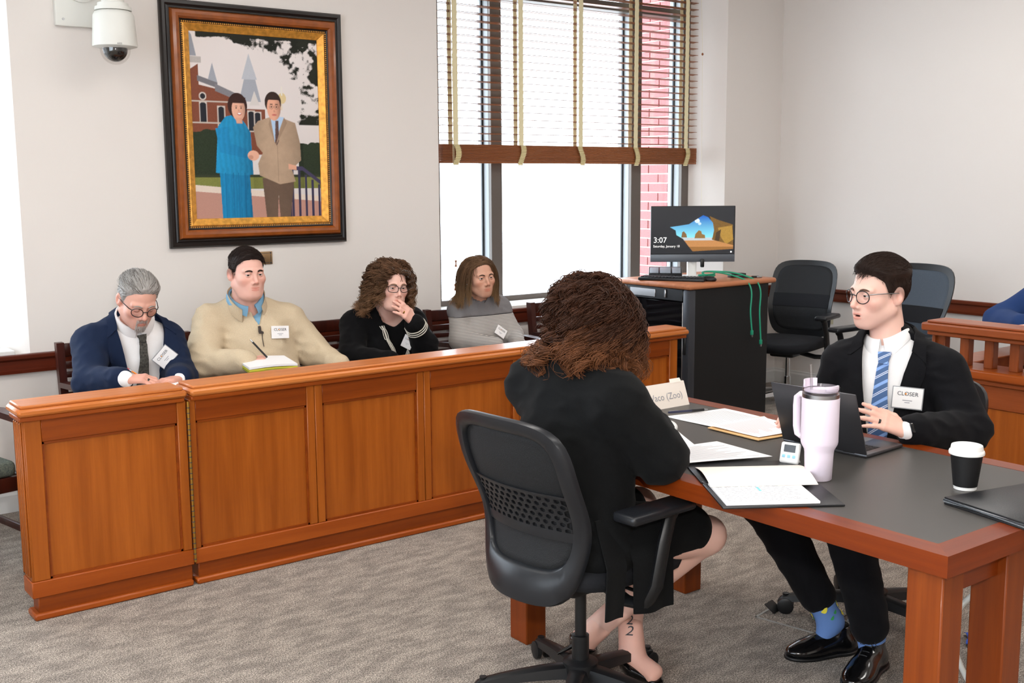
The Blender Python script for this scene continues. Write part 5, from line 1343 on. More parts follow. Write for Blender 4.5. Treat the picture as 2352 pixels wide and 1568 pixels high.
rc = A(hR[10][2])*.5+A(hR[10][3])*.5
def ring_on(fig, prim, m, rr=.0105, t=.45):
    a, b = A(prim[2]), A(prim[3]); fig.addmb('ring', MB().tube([a+(b-a)*(t-.09), a+(b-a)*(t+.09)], prim[4]+.0016, 14), m)
ring_on(p1, hR[12], 'black_plastic'); P1_TIPS = tR1

# ================= 2: young man in beige pullover
T = tframe((-.12, -1), math.radians(-6))
J = dict(pel=(2.36, 5.30, .54), chest=(2.335, 5.20, .80), neck=(2.285, 5.17, 1.005), shL=(2.525, 5.20, .905), shR=(2.125, 5.24, .925),
         elR=(2.015, 5.10, .745), wrR=(2.165, 4.93, .755), elL=(2.635, 5.13, .725), wrL=(2.66, 4.93, .690)); J.update(seat_legs(J['pel'], T, .12, .44, .56))
p2 = Fig('young dark-haired man in beige quarter-zip sweater holding a notepad', (2.40, 5.32), (2.265, 5.10, 1.165), (.0, -1, -.05), math.radians(0), J,
         dict(hd=.15, hw=.21, wd=.15, ww=.20, cd=.135, cw=.185, belly=(.085, .15, .185, -.03), nr=.064), T, dict(lid=.0015, fat=.009, nose=1.05, fade=(.6, A(srgb(72, 52, 44)))), SK2, .985)
hR, tR = hand_prims(J['wrR'], (.10, -.02, .012), (.1, .1, -1), -1, (.45, .5, .55, .6), .04, .7); hL, _ = hand_prims(J['wrL'], (-.02, -.1, -.02), (0, 0, -1), 1, (.2,)*4)
p2.body([hR, hL]); p2.eyes((1, -.25, -.05), (60, 46, 38), (44, 30, 24), -.001, .0036)
sw = p2.torso(.016)+p2.arm('L', .020, .97, r=(.062, .056, .052, .036))+p2.arm('R', .020, .97, r=(.062, .056, .052, .036))
def cut2(P, d):
    q = p2.tq(P); w = .052*np.clip((q[:, 2]-.085)/.13, 0, 1.3); e = np.maximum(np.abs(q[:, 1]+.01)-w, -q[:, 0]); e = np.where(q[:, 2] < .085, .05, e); return smax(d, -e, .004)
s2, fsw = p2.cloth('quarter_zip_sweater', sw, 'beige_knit', .008, (.007, 24., .0060, 58.), cut2)
p2.cloth('shirt', p2.torso(.004)[:3]+p2.torso(.004)[-4:], 'shirt_blue', .010)
p2.shirt_collar('shirt_blue', .074, .030, .9, .050)
# raised sweater collar
n0 = A(J['neck']); ax = unit(p2.w((-.022, 0, -.065))-n0); f = unit(T[0]-ax*(T[0]@ax)); l = np.cross(ax, f); G = np.zeros((40, 4, 3))
for i, a in enumerate(np.linspace(.55, 2*math.pi-.55, 40)):
    fr = max(0, math.cos(a))
    for j, (dr, dz) in enumerate(((.020, -.015), (.012, .02), (.006, .045), (.010, .052))): G[i, j] = n0+ax*(.018+dz-.055*fr**2)+(.078+dr+.012*fr)*(math.cos(a)*f+math.sin(a)*l)
p2.addmb('sweater_collar', MB().slab(G, ax*-.002+f*.0), 'beige_knit')
M['zip'] = mat('dark_zip', srgb(52, 40, 34), .5)
ribbon(p2, fsw, [(.2, -.010, .10), (.2, -.010, .055)], [.006, .007, .006], 'zip', 'zip_pull', .006, .005, 10, 3)
zz_ = project(fsw, A([p2.tw(.2, -.010, .06), p2.tw(.2, -.009, .028), p2.tw(.2, -.008, -.005)]), .0025); p2.addmb('zip_teeth', MB().tube(zz_, .0018, 6), 'zip')
p2.badge(fsw, p2.tw(.2, .10, .055), A([.985, -.10, -.05]), A([.03, .1, 1]), .092, .062, holder=False)
p2.cloth('jeans', p2.legs(.018)+[(.05, 'e', A(J['pel']), (.16, .21, .12), T)], 'denim', .014)
for d in 'LR': a = A(p2.J['an'+d]); p2.shoe(a+A([0, .05, -.10]), a+A([0, -.2, -.10]), 'black_leather', lace=False)
dk = srgb(38, 26, 22); p2.shell('hair', .013, .003, dk, .002, 60.)
p2.short_strands(1500, dk, lambda q: np.stack([.1-.3*(q[:, 2] < .06), np.where(q[:, 2] < .055, 0, .8), -1.*(q[:, 2] < .055)], 1), lambda q: np.where(q[:, 2] > .055, .036, .010), .0010, .70, cvar=.6)

# ================= 3: curly-haired woman in black cardigan, hand at her mouth
T = tframe((.02, -1), math.radians(6))
J = dict(pel=(3.13, 5.28, .54), chest=(3.085, 5.19, .755), neck=(3.06, 5.13, .925), shL=(3.245, 5.17, .835), shR=(2.905, 5.20, .845),
         elR=(2.80, 5.05, .695), wrR=(2.895, 4.80, .705), elL=(3.205, 4.98, .735), wrL=(3.107, 4.925, .868)); J.update(seat_legs(J['pel'], T))
p3 = Fig('curly brown-haired woman in black cardigan with her hand over her mouth', (3.09, 5.32), (3.035, 5.03, 1.062), (-.10, -1, -.10), math.radians(-3), J,
         dict(hd=.14, hw=.19, wd=.125, ww=.165, cd=.115, cw=.15, bust=(.085, -.06, .065), belly=(.05, .11, .15, -.02), nr=.05), T, dict(lid=.001, fat=.004, nose=.95), SK3, .97)
hL, tL = hand_prims(J['wrL'], (-.082, -.012, .085), (-.25, .93, -.10), 1, (.30, .33, .36, .40), .10, .6, .95); hR, tR = hand_prims(J['wrR'], (.10, -.03, .0), (0, .2, -1), -1, (.5, .55, .6, .6), .03, .6, .92)
p3.body([hL, hR]); p3.eyes((1, -.2, -.05), (60, 46, 40), (118, 88, 66), 0, .0026)
p3.glasses('rim_dark', .0262, .0180, -.004, .1055, 3.2, .0017)
tor3 = p3.torso(.003); p3.cloth('black_top', tor3, 'black_knit', .010, (.002, 20, 0, 40), lambda P, d: smax(d, (p3.tq(P)[:, 2]-.085-.9*np.abs(p3.tq(P)[:, 1])**1.3*(p3.tq(P)[:, 0] > 0)*1.2), .003))
cp = p3.torso(.018)+p3.arm('L', .018, .93, r=(.054, .050, .048, .034))+p3.arm('R', .018, .93, r=(.054, .050, .048, .034))
c3, fc3 = p3.cloth('cardigan', cp, 'black_knit', .008, (.005, 24., .004, 80.), vcut(p3, -.125, .15, .088, yo=.0))
M['trim_white'] = cloth('white_knit_trim', srgb(212, 206, 194), bump=.4)
for sd in (1, -1):
    for dx, wv in ((.008, .0040), (-.002, .0018), (.018, .0018)):
        ribbon(p3, fc3, [(.12, sd*(.088+dx), .105), (.16, sd*(.070+dx), .06), (.17, sd*(.036+dx), -.03), (.17, sd*(.006+max(dx, .0)), -.115)], [wv]*4, 'trim_white', 'cardigan_trim', .004, .0025, 40, 3)
    for dx in (.006, .013): ribbon(p3, fc3, [(.17, sd*dx, -.118), (.2, sd*dx, -.25), (.2, sd*dx, -.34)], [.0018]*3, 'trim_white', 'placket_trim', .002, .0025, 24, 3)
ribbon(p3, fc3, [(.17, 0, -.115), (.2, 0, -.25), (.2, 0, -.34)], [.0045]*3, 'steel', 'zipper', .002, .003, 24, 3)
kp = project(fc3, p3.tw(.2, 0, -.12)[None], .008)[0]; p3.addmb('zip_pull', MB().ell((0, 0, 0), (.006, .009, .012), 12, 8).move(T.T, kp), 'chrome')
e, w_ = A(J['elL']), A(J['wrL'])
ax3 = unit(w_-e); u3 = unit(np.cross(ax3, [0, 0, 1.])); v3 = np.cross(ax3, u3)
for t in (.72, .80, .88):
    pr3 = project(fc3, A([e+(w_-e)*t+.058*(u3*math.cos(a_)+v3*math.sin(a_)) for a_ in np.linspace(0, 2*math.pi, 29)[:-1]]), .001); p3.addmb('cuff_stripe', MB().tube(pr3, .0028, 6, True), 'trim_white')
p3.badge(fc3, p3.tw(.2, .062, .03), A([.93, .1, -.2]), A([.15, .1, 1]), .058, .070, holder=False)
p3.cloth('skirt', p3.legs(.02, shin=False)+[(.05, 'e', A(J['pel']), (.15, .2, .12), T)], 'black_knit', .014)
ring_on(p3, hL[12], 'brass')
br = srgb(94, 66, 46); p3.shell('hair', .009, .009, br, .003, 70.)
body3 = p3.torso(.022)+p3.neckp()
p3.long_hair(1350, br, lambda q, n: np.stack([-.9+0*q[:, 0], 1.3*np.sign(q[:, 1]-.01+.02*np.sin(q[:, 0]*90)), .2+0*q[:, 0]], 1), lambda q: .185+.03*(q[:, 2] > .06), 32, .0016, (0, .03, -.20), .045, .014, .046, 150, body3, .85, lambda q: hair_mask(q-A([0, 0, -.004])),
             srgb(150, 112, 80), .5, ramp=.18, push=.015, greys=lambda q: (q[:, 0] > .062) & (q[:, 1] > .016) & (q[:, 1] < .034))

# ================= 4: woman in grey striped sweater
T = tframe((.05, -1), math.radians(-2))
J = dict(pel=(3.79, 5.34, .54), chest=(3.765, 5.25, .765), neck=(3.72, 5.21, .935), shL=(3.905, 5.25, .860), shR=(3.625, 5.27, .865),
         elR=(3.56, 5.17, .705), wrR=(3.69, 4.99, .690), elL=(3.945, 5.17, .700), wrL=(3.86, 5.01, .675)); J.update(seat_legs(J['pel'], T))
p4 = Fig('woman with straight brown hair in grey striped sweater', (3.85, 5.32), (3.690, 5.15, 1.065), (-.14, -1, -.05), math.radians(4), J,
         dict(hd=.12, hw=.165, wd=.095, ww=.125, cd=.098, cw=.125, bust=(.072, -.05, .050), nr=.046), T, dict(lid=.0012, nose=.95), SK4, .965)
hL, _ = hand_prims(J['wrL'], (-.08, -.06, -.02), (0, 0, -1), 1, (.3,)*4, sc=.9); hR, _ = hand_prims(J['wrR'], (.09, -.03, -.02), (0, 0, -1), -1, (.3,)*4, sc=.9)
p4.body([hL, hR]); p4.eyes((1, -.15, .0), (46, 32, 26), (52, 36, 28), -.0015, .0026)
M['knit_stripe'] = stripes_mat('grey_striped_knit', srgb(124, 120, 120), srgb(198, 192, 184), None, .0082, (0, .12, 1), .45, .9)
M['knit_grey'] = cloth('grey_knit_yoke', srgb(126, 124, 126), bump=.4)
sp = p4.torso(.010)+p4.arm('L', .010, .98, r=(.046, .044, .042, .032))+p4.arm('R', .010, .98, r=(.046, .044, .042, .032))
ysp = lambda P: p4.tq(P)[:, 2]-.062-.05*np.abs(p4.tq(P)[:, 1])/.15*0
neckcut = lambda P, d: smax(d, -(np.linalg.norm((P-A(J['neck'])-A([0, 0, .02]))*A([1, 1, .9]), axis=1)-.062), .004)
s4, f4 = p4.cloth('striped_sweater', sp, 'knit_stripe', .007, (.003, 24., .0022, 80.), lambda P, d: smax(neckcut(P, d), p4.tq(P)[:, 2]-.065, .002))
p4.cloth('sweater_yoke', sp, 'knit_grey', .007, (.003, 24., .0022, 80.), lambda P, d: smax(neckcut(P, d), .065-p4.tq(P)[:, 2], .002))
p4.badge(f4, p4.tw(.2, .012, -.005), A([.80, -.1, -.60]), A([.60, .1, .80]), .072, .054, holder=False)
p4.cloth('trousers', p4.legs(.010)+[(.05, 'e', A(J['pel']), (.125, .17, .12), T)], 'black_knit', .014)
bl4 = srgb(98, 72, 50); p4.shell('hair', .004, .004, bl4, .001, 90.)
body4 = p4.torso(.012)+p4.neckp()
p4.long_hair(1400, bl4, lambda q, n: np.stack([-.65-.2*(q[:, 0] < 0), 1.2*np.sign(q[:, 1]+.012), .05+0*q[:, 0]], 1), lambda q: .20+.05*(q[:, 2] > .05), 20, .0013, (0, 0, -.45), .015, .0015, .12, 90, body4, .35, lambda q: hair_mask(q-A([0, 0, .002])), srgb(160, 126, 88), .35, push=.006)
# ================= 5: man in dark suit at the table, speaking
T = tframe((-1, -.30), math.radians(2))
J = dict(pel=(3.42, 2.28, .52), chest=(3.445, 2.30, .83), neck=(3.45, 2.32, 1.018), shL=(3.500, 2.135, .935), shR=(3.415, 2.475, .930),
         elL=(3.475, 2.01, .755), wrL=(3.14, 2.035, .795), elR=(3.42, 2.57, .735), wrR=(3.13, 2.40, .800),
         hipL=(3.40, 2.19, .51), hipR=(3.40, 2.38, .51), knL=(2.97, 2.13, .515), knR=(2.90, 2.40, .515), anL=(3.07, 2.085, .11), anR=(3.055, 2.235, .12))
p5 = Fig('man in black suit and round glasses gesturing at the table behind his laptop', (3.42, 2.28), (3.425, 2.350, 1.200), (-.965, .245, -.05), math.radians(0), J,
         dict(hd=.125, hw=.17, wd=.105, ww=.14, cd=.108, cw=.15, nr=.056), T, dict(lid=.001, nose=1.1, open=.0035, stubble=.14, fade=(.6, A(srgb(84, 62, 52)))), SK5, 1.04)
hL, tL = hand_prims(J['wrL'], (-.082, .085, .050), (.35, .65, -.55), 1, (.12, .16, .20, .26), .13, .3, .92); hR, tR = hand_prims(J['wrR'], (-.1, .0, .0), (0, 0, -1), -1, (.3,)*4)
p5.body([hL, hR], .012, .0030, .0028); p5.eyes((1, .05, -.05), (70, 60, 54), (92, 68, 54), -.001, .0030)
p5.glasses('rim_dark', .0225, .0215, -.005, .1075, 2.1, .0018, temple=M['steel'])
fs5 = p5.torso(.004); sh5, fsh5 = p5.cloth('shirt', fs5, 'shirt_white', .008, (.002, 20., .0015, 40.))
e, w_ = A(J['elL']), A(J['wrL']); p5.cloth('shirt_cuff', [(.01, 'c', e+(w_-e)*.80, e+(w_-e)*.975, .041, .036)], 'shirt_white', .005, (.0008, 20, 0, 40))
jp = p5.torso(.019)+p5.arm('L', .018, .90, r=(.055, .050, .048, .034))+p5.arm('R', .018, .92, r=(.055, .050, .048, .034))
j5, fj5 = p5.cloth('suit_jacket', jp, 'black_suit', .007, (.005, 24., .0055, 66.), vcut(p5, -.34, .16, .090))
lapels(p5, fj5, -.32, .15, .082, 'black_suit', .066)
p5.shirt_collar('shirt_white', .066, .038, .30, .074, drop=.022)
M['tie_blue'] = stripes_mat('blue_striped_tie', srgb(58, 92, 140), srgb(130, 166, 222), srgb(206, 214, 238), .050, (.2, .62, .75), .20, .55)
ribbon(p5, fsh5, [(.14, 0, .175), (.15, .0, .06), (.16, .0, -.08), (.16, .004, -.20), (.16, .008, -.32)], [.017, .024, .034, .040, .042], 'tie_blue', 'necktie', .006)
ribbon(p5, fsh5, [(.14, 0, .205), (.14, 0, .155)], [.022, .014], 'tie_blue', 'tie_knot', .005, .014, 8, 5)
kp = project(fsh5, p5.tw(.2, .002, -.185)[None], .013)[0]; p5.addmb('tie_bar', MB().rbox((-.003, -.028, -.003), (.003, .028, .003), .001).move(T.T, kp), 'chrome')
p5.badge(fj5, p5.tw(.13, .098, .03), A([.42, -.9, -.04]), A([.10, 0, 1]), .096, .070, boff=.016)
# watch and ring
c_ = w_+(w_-e)*-.02; ax5 = unit(w_-e); p5.addmb('watch_band', MB().tube([c_-ax5*.010, c_+ax5*.012], .0325, 24), 'black_plastic')
bk5 = unit(A([-.5, -.75, .45])-ax5*(A([-.5, -.75, .45])@ax5)); sx = np.cross(ax5, bk5); p5.addmb('watch_face', MB().rbox((-.019, -.017, 0), (.019, .017, .009), .004).move(A([ax5, sx, bk5]).T, c_+bk5*.027+ax5*.002), 'patent')
ring_on(p5, hL[12], 'black_plastic', t=.4)
# trousers, socks, shoes
tp = [(.05, 'e', A(J['pel']), (.13, .17, .10), T), (.03, 'c', J['hipL'], J['knL'], .098, .080), (.03, 'c', J['hipR'], J['knR'], .098, .080)]
for d, t_ in (('L', .93), ('R', .80)):
    k, a = A(J['kn'+d]), A(J['an'+d]); tp.append((.02, 'c', k, k+(a-k)*t_, .078, .060))
p5.cloth('trousers', tp, 'black_suit', .010, (.004, 20., .004, 60.))
M['sock'] = mat('lemon_print_sock', srgb(92, 128, 190), .9, var=3., vscale=26, col2=srgb(224, 212, 66), detail=0)
for d in 'LR':
    k, a = A(J['kn'+d]), A(J['an'+d]); so, fso = p5.cloth('sock', [(.02, 'c', k+(a-k)*.62, a-A([0, 0, .01]), .050, .042), (.02, 'c', a-A([0, 0, .01]), a+A([-.03, .005 if d == 'R' else -.01, -.06]), .041, .028)], mat('blue_sock_'+d.lower(), srgb(96, 130, 188), .9, bump=.3, bscale=400), .006, (.001, 20, .001, 50))
    # lemon wedges and leaves knitted in
    g_ = np.random.default_rng(9)
    for q_ in range(34):
        t_ = g_.uniform(.66, 1.0); an_ = g_.uniform(0, 6.28); axk = unit(a-k); uu = unit(np.cross(axk, [0.3, 1, 0])); vv = np.cross(axk, uu); rad = uu*math.cos(an_)+vv*math.sin(an_); tg = unit(np.cross(axk, rad)+axk*.25)
        c0 = k+(a-k)*t_+rad*.06; hw_ = .019 if q_ % 3 else .011
        gp = A([[c0+tg*hw_*u_+axk*v_*hw_*.75*(1-u_*u_) for v_ in (-.15, .4, 1)] for u_ in np.linspace(-1, 1, 7)]).reshape(-1, 3); gp = project(fso, gp, .0030); nn_ = normals(fso, gp)
        p5.addmb('lemon_motif' if q_ % 3 else 'leaf_motif', MB().slab(gp.reshape(7, 3, 3), (nn_*.0006).reshape(7, 3, 3)), M.setdefault('lemon', mat('lemon_yellow_knit', srgb(226, 214, 70), .9)) if q_ % 3 else M.setdefault('leafg', mat('leaf_green_knit', srgb(56, 150, 80), .9)), so)
p5.shoe((3.135, 2.205, .0), (2.905, 2.285, .0), 'patent', .047, .085); p5.shoe((3.125, 2.092, .0), (2.865, 2.015, .0), 'patent', .047, .085)
dh = srgb(44, 30, 24); p5.shell('hair', .020, .004, dh, .002, 60.)
p5.short_strands(1900, dh, lambda q: np.stack([np.where(q[:, 2] > .06, .9, -.35), np.where(q[:, 2] > .06, .15, 0.), np.where(q[:, 2] > .06, .35, -.9)], 1), lambda q: np.where(q[:, 2] > .06, .042, .010), .0010, .40, cvar=.6, grav=(-.02, 0, .0))

# ================= 6: woman in black coat seen from behind
T = tframe((1, .02), math.radians(10))
J = dict(pel=(2.13, 2.47, .545), chest=(2.105, 2.47, .835), neck=(2.14, 2.475, 1.035), shR=(2.115, 2.285, .975), shL=(2.115, 2.665, .975),
         elR=(2.235, 2.235, .815), wrR=(2.40, 2.44, .835), elL=(2.28, 2.690, .815), wrL=(2.43, 2.60, .815),
         hipL=(2.14, 2.57, .535), hipR=(2.14, 2.37, .535), knL=(2.50, 2.60, .535), knR=(2.515, 2.310, .505), anL=(2.425, 2.555, .13), anR=(2.275, 2.575, .165))
p6 = Fig('woman with long curly brown hair in black coat, back turned, in the honeycomb chair', (2.185, 2.50), (2.195, 2.478, 1.180), (1, .10, -.40), 0, J,
         dict(hd=.14, hw=.19, wd=.12, ww=.165, cd=.118, cw=.168, nr=.05), T, dict(lid=-.002), SK5, 1.0)
hL, _ = hand_prims(J['wrL'], (.04, -.1, .0), (0, 0, -1), 1, (.4,)*4, sc=.92); hR, _ = hand_prims(J['wrR'], (.03, .1, .01), (0, 0, -1), -1, (.4,)*4, sc=.92)
# feet join the skin
hf = [[(.02, 'c', (2.425, 2.555, .16), (2.415, 2.535, .075), .040, .044), (.02, 'c', (2.410, 2.535, .055), (2.425, 2.440, .035), .034, .026), (.02, 'c', (2.405, 2.52, .045), (2.40, 2.43, .025), .028, .02)],
      [(.02, 'c', (2.29, 2.555, .185), (2.262, 2.595, .135), .040, .042), (.02, 'c', (2.262, 2.60, .125), (2.33, 2.655, .055), .034, .026)]]
p6.body([hL, hR]+hf, .009, .006, .0045); p6.eyes((1, 0, -.3))
cp = p6.torso(.026)+p6.arm('L', .024, .95, r=(.058, .052, .050, .036))+p6.arm('R', .024, .95, r=(.058, .052, .050, .036))
c6, f6 = p6.cloth('coat', cp, 'black_coat', .008, (.006, 22., .0062, 58.))
p6.cloth('dress', [(.05, 'c', (2.12, 2.40, .55), (2.445, 2.33, .530), .115, .082), (.05, 'c', (2.12, 2.56, .55), (2.42, 2.590, .540), .110, .078), (.06, 'e', J['pel'], (.16, .2, .12), T)], 'black_coat', .008, (.004, 14., .002, 26.))
def tail(x0, x1, name, skew):
    G = np.zeros((20, 14, 3))
    for i, x in enumerate(np.linspace(x0, x1, 20)):
        for j, z in enumerate(np.linspace(.645, .365, 14)):
            k = (.645-z)/.28; G[i, j] = (x+skew*k*.03, 2.290-.058*min(1, k*2.2)+.008*math.sin(x*42+1)*k+.0*k, z-.012*math.sin(x*9)*k)
    p6.addmb(name, MB().slab(G, (0, .005, 0)), 'black_coat')
tail(2.035, 2.115, 'coat_tail', -.6); tail(2.128, 2.285, 'coat_tail', .4)
# pumps
def pump(name, prims, cutp, cutn, stil0, stil1):
    fn = lambda P: smax(smax(blend(P, prims), (P-A(cutp))@unit(cutn), .004), -(P[:, 2]-.004), .003)
    lo, hi = bounds(prims, .02); V, F = polygonize(fn, lo, hi, .004); o = p6.add(name, V, F, 'patent'); p6.addmb('stiletto_heel', MB().tube([stil0, A(stil0)*.6+A(stil1)*.4, stil1], [.018, .008, .005], 10), 'patent', o)
pump('pump', inflate(hf[1], .006), (2.262, 2.595, .128), (.35, -.35, .9), (2.245, 2.59, .135), (2.172, 2.625, .10))
pump('pump', [(.02, 'c', (2.412, 2.540, .040), (2.40, 2.50, .030), .040, .036), (.02, 'c', (2.40, 2.50, .030), (2.41, 2.42, .020), .036, .026)], (2.41, 2.5, .048), (0, -.3, 1), (2.41, 2.56, .05), (2.405, 2.575, .004))
# ankle numerals
fl = lambda P: blend(P, p6.legs(-.004, 'L')+hf[0])
for txt, zz in (('2', .186), ('2', .150)):
    V, F = text_geo(txt, .046); c0 = A([2.43, 2.557, zz]); vd = unit(A([-.83, -.83*.72-.2, .0])); ex = unit(np.cross([0, 0, 1.], -vd)); ex = -ex if ex@A([.8, -.6, 0]) < 0 else ex
    P_ = c0+vd*.045+np.outer(V[:, 0]-.25*V[:, 1]*-1, ex)+np.outer(V[:, 1], [0, 0, 1.]); P_ = project(fl, P_, .0016); p6.add('ankle_tattoo', P_, F, 'ink')
b6 = srgb(62, 36, 23); p6.shell('hair', .011, .011, b6, .003, 60.)
body6 = p6.torso(.030)+p6.neckp()
p6.long_hair(2900, b6, lambda q, n: np.stack([-.75+0*q[:, 0], .9*np.sign(q[:, 1]+.02*np.sin(q[:, 0]*80)), .15+0*q[:, 0]], 1), lambda q: .178+.045*(q[:, 2] > .06)+.03*(np.abs(q[:, 1]) > .05), 27, .0017, (.015, .0, -.33), .024, .019, .066, 240, body6, .62, lambda q: hair_mask(q), srgb(132, 82, 50), .6, ramp=.30, push=.016, tight=.85, faceout=(.07, .06, .09))

p6.long_hair(700, b6, lambda q, n: np.stack([-1.+0*q[:, 0], .3*np.sign(q[:, 1]), .05+0*q[:, 0]], 1), lambda q: .15+0*q[:, 0], 22, .0016, (0, 0, -.18), .03, .012, .06, 120, body6, .35, lambda q: hair_mask(q)*(q[:, 2] > .05), None, .6, ramp=.3, push=.020, tight=.6)

# ================= 7: person in blue suit cut by the frame edge behind the railing
T = tframe((-1, .15), 0)
J = dict(pel=(5.50, 2.50, .56), chest=(5.48, 2.50, .86), neck=(5.47, 2.50, 1.08), shR=(5.42, 2.76, 1.04), shL=(5.46, 2.33, 1.04), elR=(5.28, 2.93, .89), wrR=(5.02, 2.66, .91), elL=(5.25, 2.22, .80), wrL=(5.02, 2.35, .83)); J.update(seat_legs(J['pel'], T, splay=.09))
p7 = Fig('person in blue suit seated behind the railing, cut off by the picture edge', (5.5, 2.5), (5.42, 2.50, 1.29), (-1, .1, -.3), 0, J, dict(hd=.13, hw=.18, wd=.12, ww=.16, cd=.115, cw=.165), T, dict(lid=0.), SK5)
hR, _ = hand_prims(J['wrR'], (-.1, -.02, -.01), (0, 0, -1), -1, (.3,)*4); hL, _ = hand_prims(J['wrL'], (-.1, .02, -.01), (0, 0, -1), 1, (.3,)*4)
p7.body([hR, hL], .018, .007, .006); p7.eyes()
p7.cloth('suit_jacket', p7.torso(.02)+p7.arm('L', .02, .92)+p7.arm('R', .02, .92, r=(.058, .053, .05, .036)), 'blue_suit', .009, (.007, 16, .005, 34)); p7.cloth('trousers', p7.legs(.016)+[(.05, 'e', A(J['pel']), (.14, .18, .12), T)], 'blue_suit', .014)
p7.shell('hair', .018, .006, dh, .002, 60.)
th7 = thing('office_chair', 'dark chair under the person in blue suit behind the railing', 'chair', (5.5, 2.5, 0))
MB().rbox((-.22, -.24, .38), (.24, .24, .45), .03, 3).build('seat', 'seat_black', th7); MB().rbox((.20, -.23, .42), (.26, .23, .95), .03, 3).build('backrest', 'seat_black', th7); MB().lathe([(.28, 0), (.28, .03), (.04, .06), (.03, .38)], n=24).build('pedestal', 'black_plastic', th7)
# ------------------------------------------------------------------ things on the table
def at_rot(a): return math.radians(a)
# laptop
lx, ly = 2.865, 2.146
t = thing('laptop', 'open dark grey laptop in front of the man in the black suit', 'laptop', (lx, ly, TZ), math.radians(4))
M['lap'] = mat('space_grey_aluminium', srgb(92, 92, 96), .35, .8)
MB().rbox((0, -.152, .001), (.214, .152, .013), .005, 2).build('base', 'lap', t)
MB().rbox((.012, -.128, .0128), (.116, .128, .0136), .0004, 1).build('keyboard_well', 'black_plastic', t)
key = None
for r in range(5):
    for c in range(14):
        if key is None: o = MB().rbox((-.0075, -.0075, 0), (.0075, .0075, .0012), .0008, 1).build('key', 'black_paint', t); key = o.data
        else: o = bpy.data.objects.new('key', key); C.objects.link(o); o.parent = t
        o.location = (.024+r*.0195, -.119+c*.0183, .0136)
MB().rbox((.128, -.055, .0128), (.205, .055, .0134), .0003, 1).build('trackpad', mat('trackpad_glass', srgb(104, 104, 108), .3, .5), t)
a = math.radians(21)
R = A([[math.sin(a)*-1, 0, -math.cos(a)], [0, 1, 0], [math.cos(a), 0, -math.sin(a)]])   # local x=up the lid
lid = MB().rbox((0, -.152, 0), (.212, .152, .006), .004, 2).move(R, (.004, 0, .012)).build('lid', 'lap', t)
MB().rbox((.006, -.146, -.0008), (.206, .146, .0), .0003, 1).move(R, (.004, 0, .012)).build('screen', mat('laptop_screen', srgb(20, 20, 24), .1, emit=srgb(180, 190, 210), estr=.6), lid)
for y in (-.09, .09): MB().tube([(.004, y-.02, .012), (.004, y+.02, .012)], .005, 8).build('hinge', 'black_plastic', t)
# tumbler
t = thing('tumbler', 'tall lilac insulated tumbler with handle, clear lid and straw', 'tumbler', (2.571, 1.941, TZ), math.radians(84))
M['lilac'] = mat('lilac_powder_coat', srgb(226, 214, 228), .42, bump=.05, bscale=600)
MB().lathe([(.034, 0), (.0375, .003), (.0405, .078), (.042, .088), (.0505, .104), (.052, .112), (.0525, .236), (.052, .238)], n=48).build('body', 'lilac', t, ang=60)
MB().lathe([(.0515, .238), (.0515, .249), (.049, .250)], n=48).build('steel_band', 'steel', t)
clear = glass_mat('clear_plastic', (.93, .93, .95), .12)
MB().lathe([(.0515, .249), (.0520, .252), (.0520, .268), (.0480, .268), (.0480, .252)], n=48, caps=False).build('clear_lid', clear, t)
MB().lathe([(.0, .256), (.047, .256), (.047, .259), (.0, .259)], n=40, caps=False).build('lid_disc', 'lilac', t)
MB().slab(A([[(.050*math.cos(b), .050*math.sin(b), z) for z in (.262, .285)] for b in np.linspace(-.5, .5, 12)]), (-.006, 0, 0)).build('spout_tab', 'lilac', t)
MB().slab(A([[(.050*math.cos(b+math.pi), .050*math.sin(b+math.pi), z) for z in (.262, .275)] for b in np.linspace(-.5, .5, 12)]), (.006, 0, 0)).build('lid_tab', 'lilac', t)
MB().tube([(.050, 0, .232), (.075, 0, .236), (.088, 0, .225), (.090, 0, .20), (.088, 0, .14), (.082, 0, .118), (.068, 0, .112), (.049, 0, .125)], [.010, .010, .011, .011, .011, .011, .010, .010], 12, flat=(1.2, .8)).build('handle', 'lilac', t)
MB().tube([(.012, .02, .2), (.020, .022, .330)], .0042, 12).build('straw', glass_mat('clear_straw', (.86, .86, .88), .25), t)
# coffee cup
t = thing('paper_cup', 'black ribbed paper coffee cup with white lid', 'cup', (2.803, 1.627, TZ))
n = 64; V = []; F = []; prof = [(.0300, .004), (.0310, .012), (.0405, .094)]
MB().lathe([(.0285, 0), (.0298, .001), (.0303, .010), (.029, .010)], n=40).build('cup_base', 'white_plastic', t)
for i, z in enumerate(np.linspace(.010, .098, 30)):
    r0 = np.interp(z, [.010, .098], [.0312, .0418])
    for k in range(n*2): th = 2*math.pi*k/(n*2); V.append(((r0+.0006*math.sin(th*42+z*420))*math.cos(th), (r0+.0006*math.sin(th*42+z*420))*math.sin(th), z))
for i in range(29):
    for k in range(n*2): F.append((i*2*n+k, i*2*n+(k+1) % (2*n), (i+1)*2*n+(k+1) % (2*n), (i+1)*2*n+k))
MB().add(V, F).build('ribbed_sleeve', 'black_paint', t)
MB().lathe([(.0425, .098), (.0465, .099), (.0470, .104), (.0455, .109), (.0430, .111), (.0415, .120), (.0405, .1235), (.0375, .1245), (.036, .121), (.0, .1205)], n=48).build('lid', 'white_plastic', t)
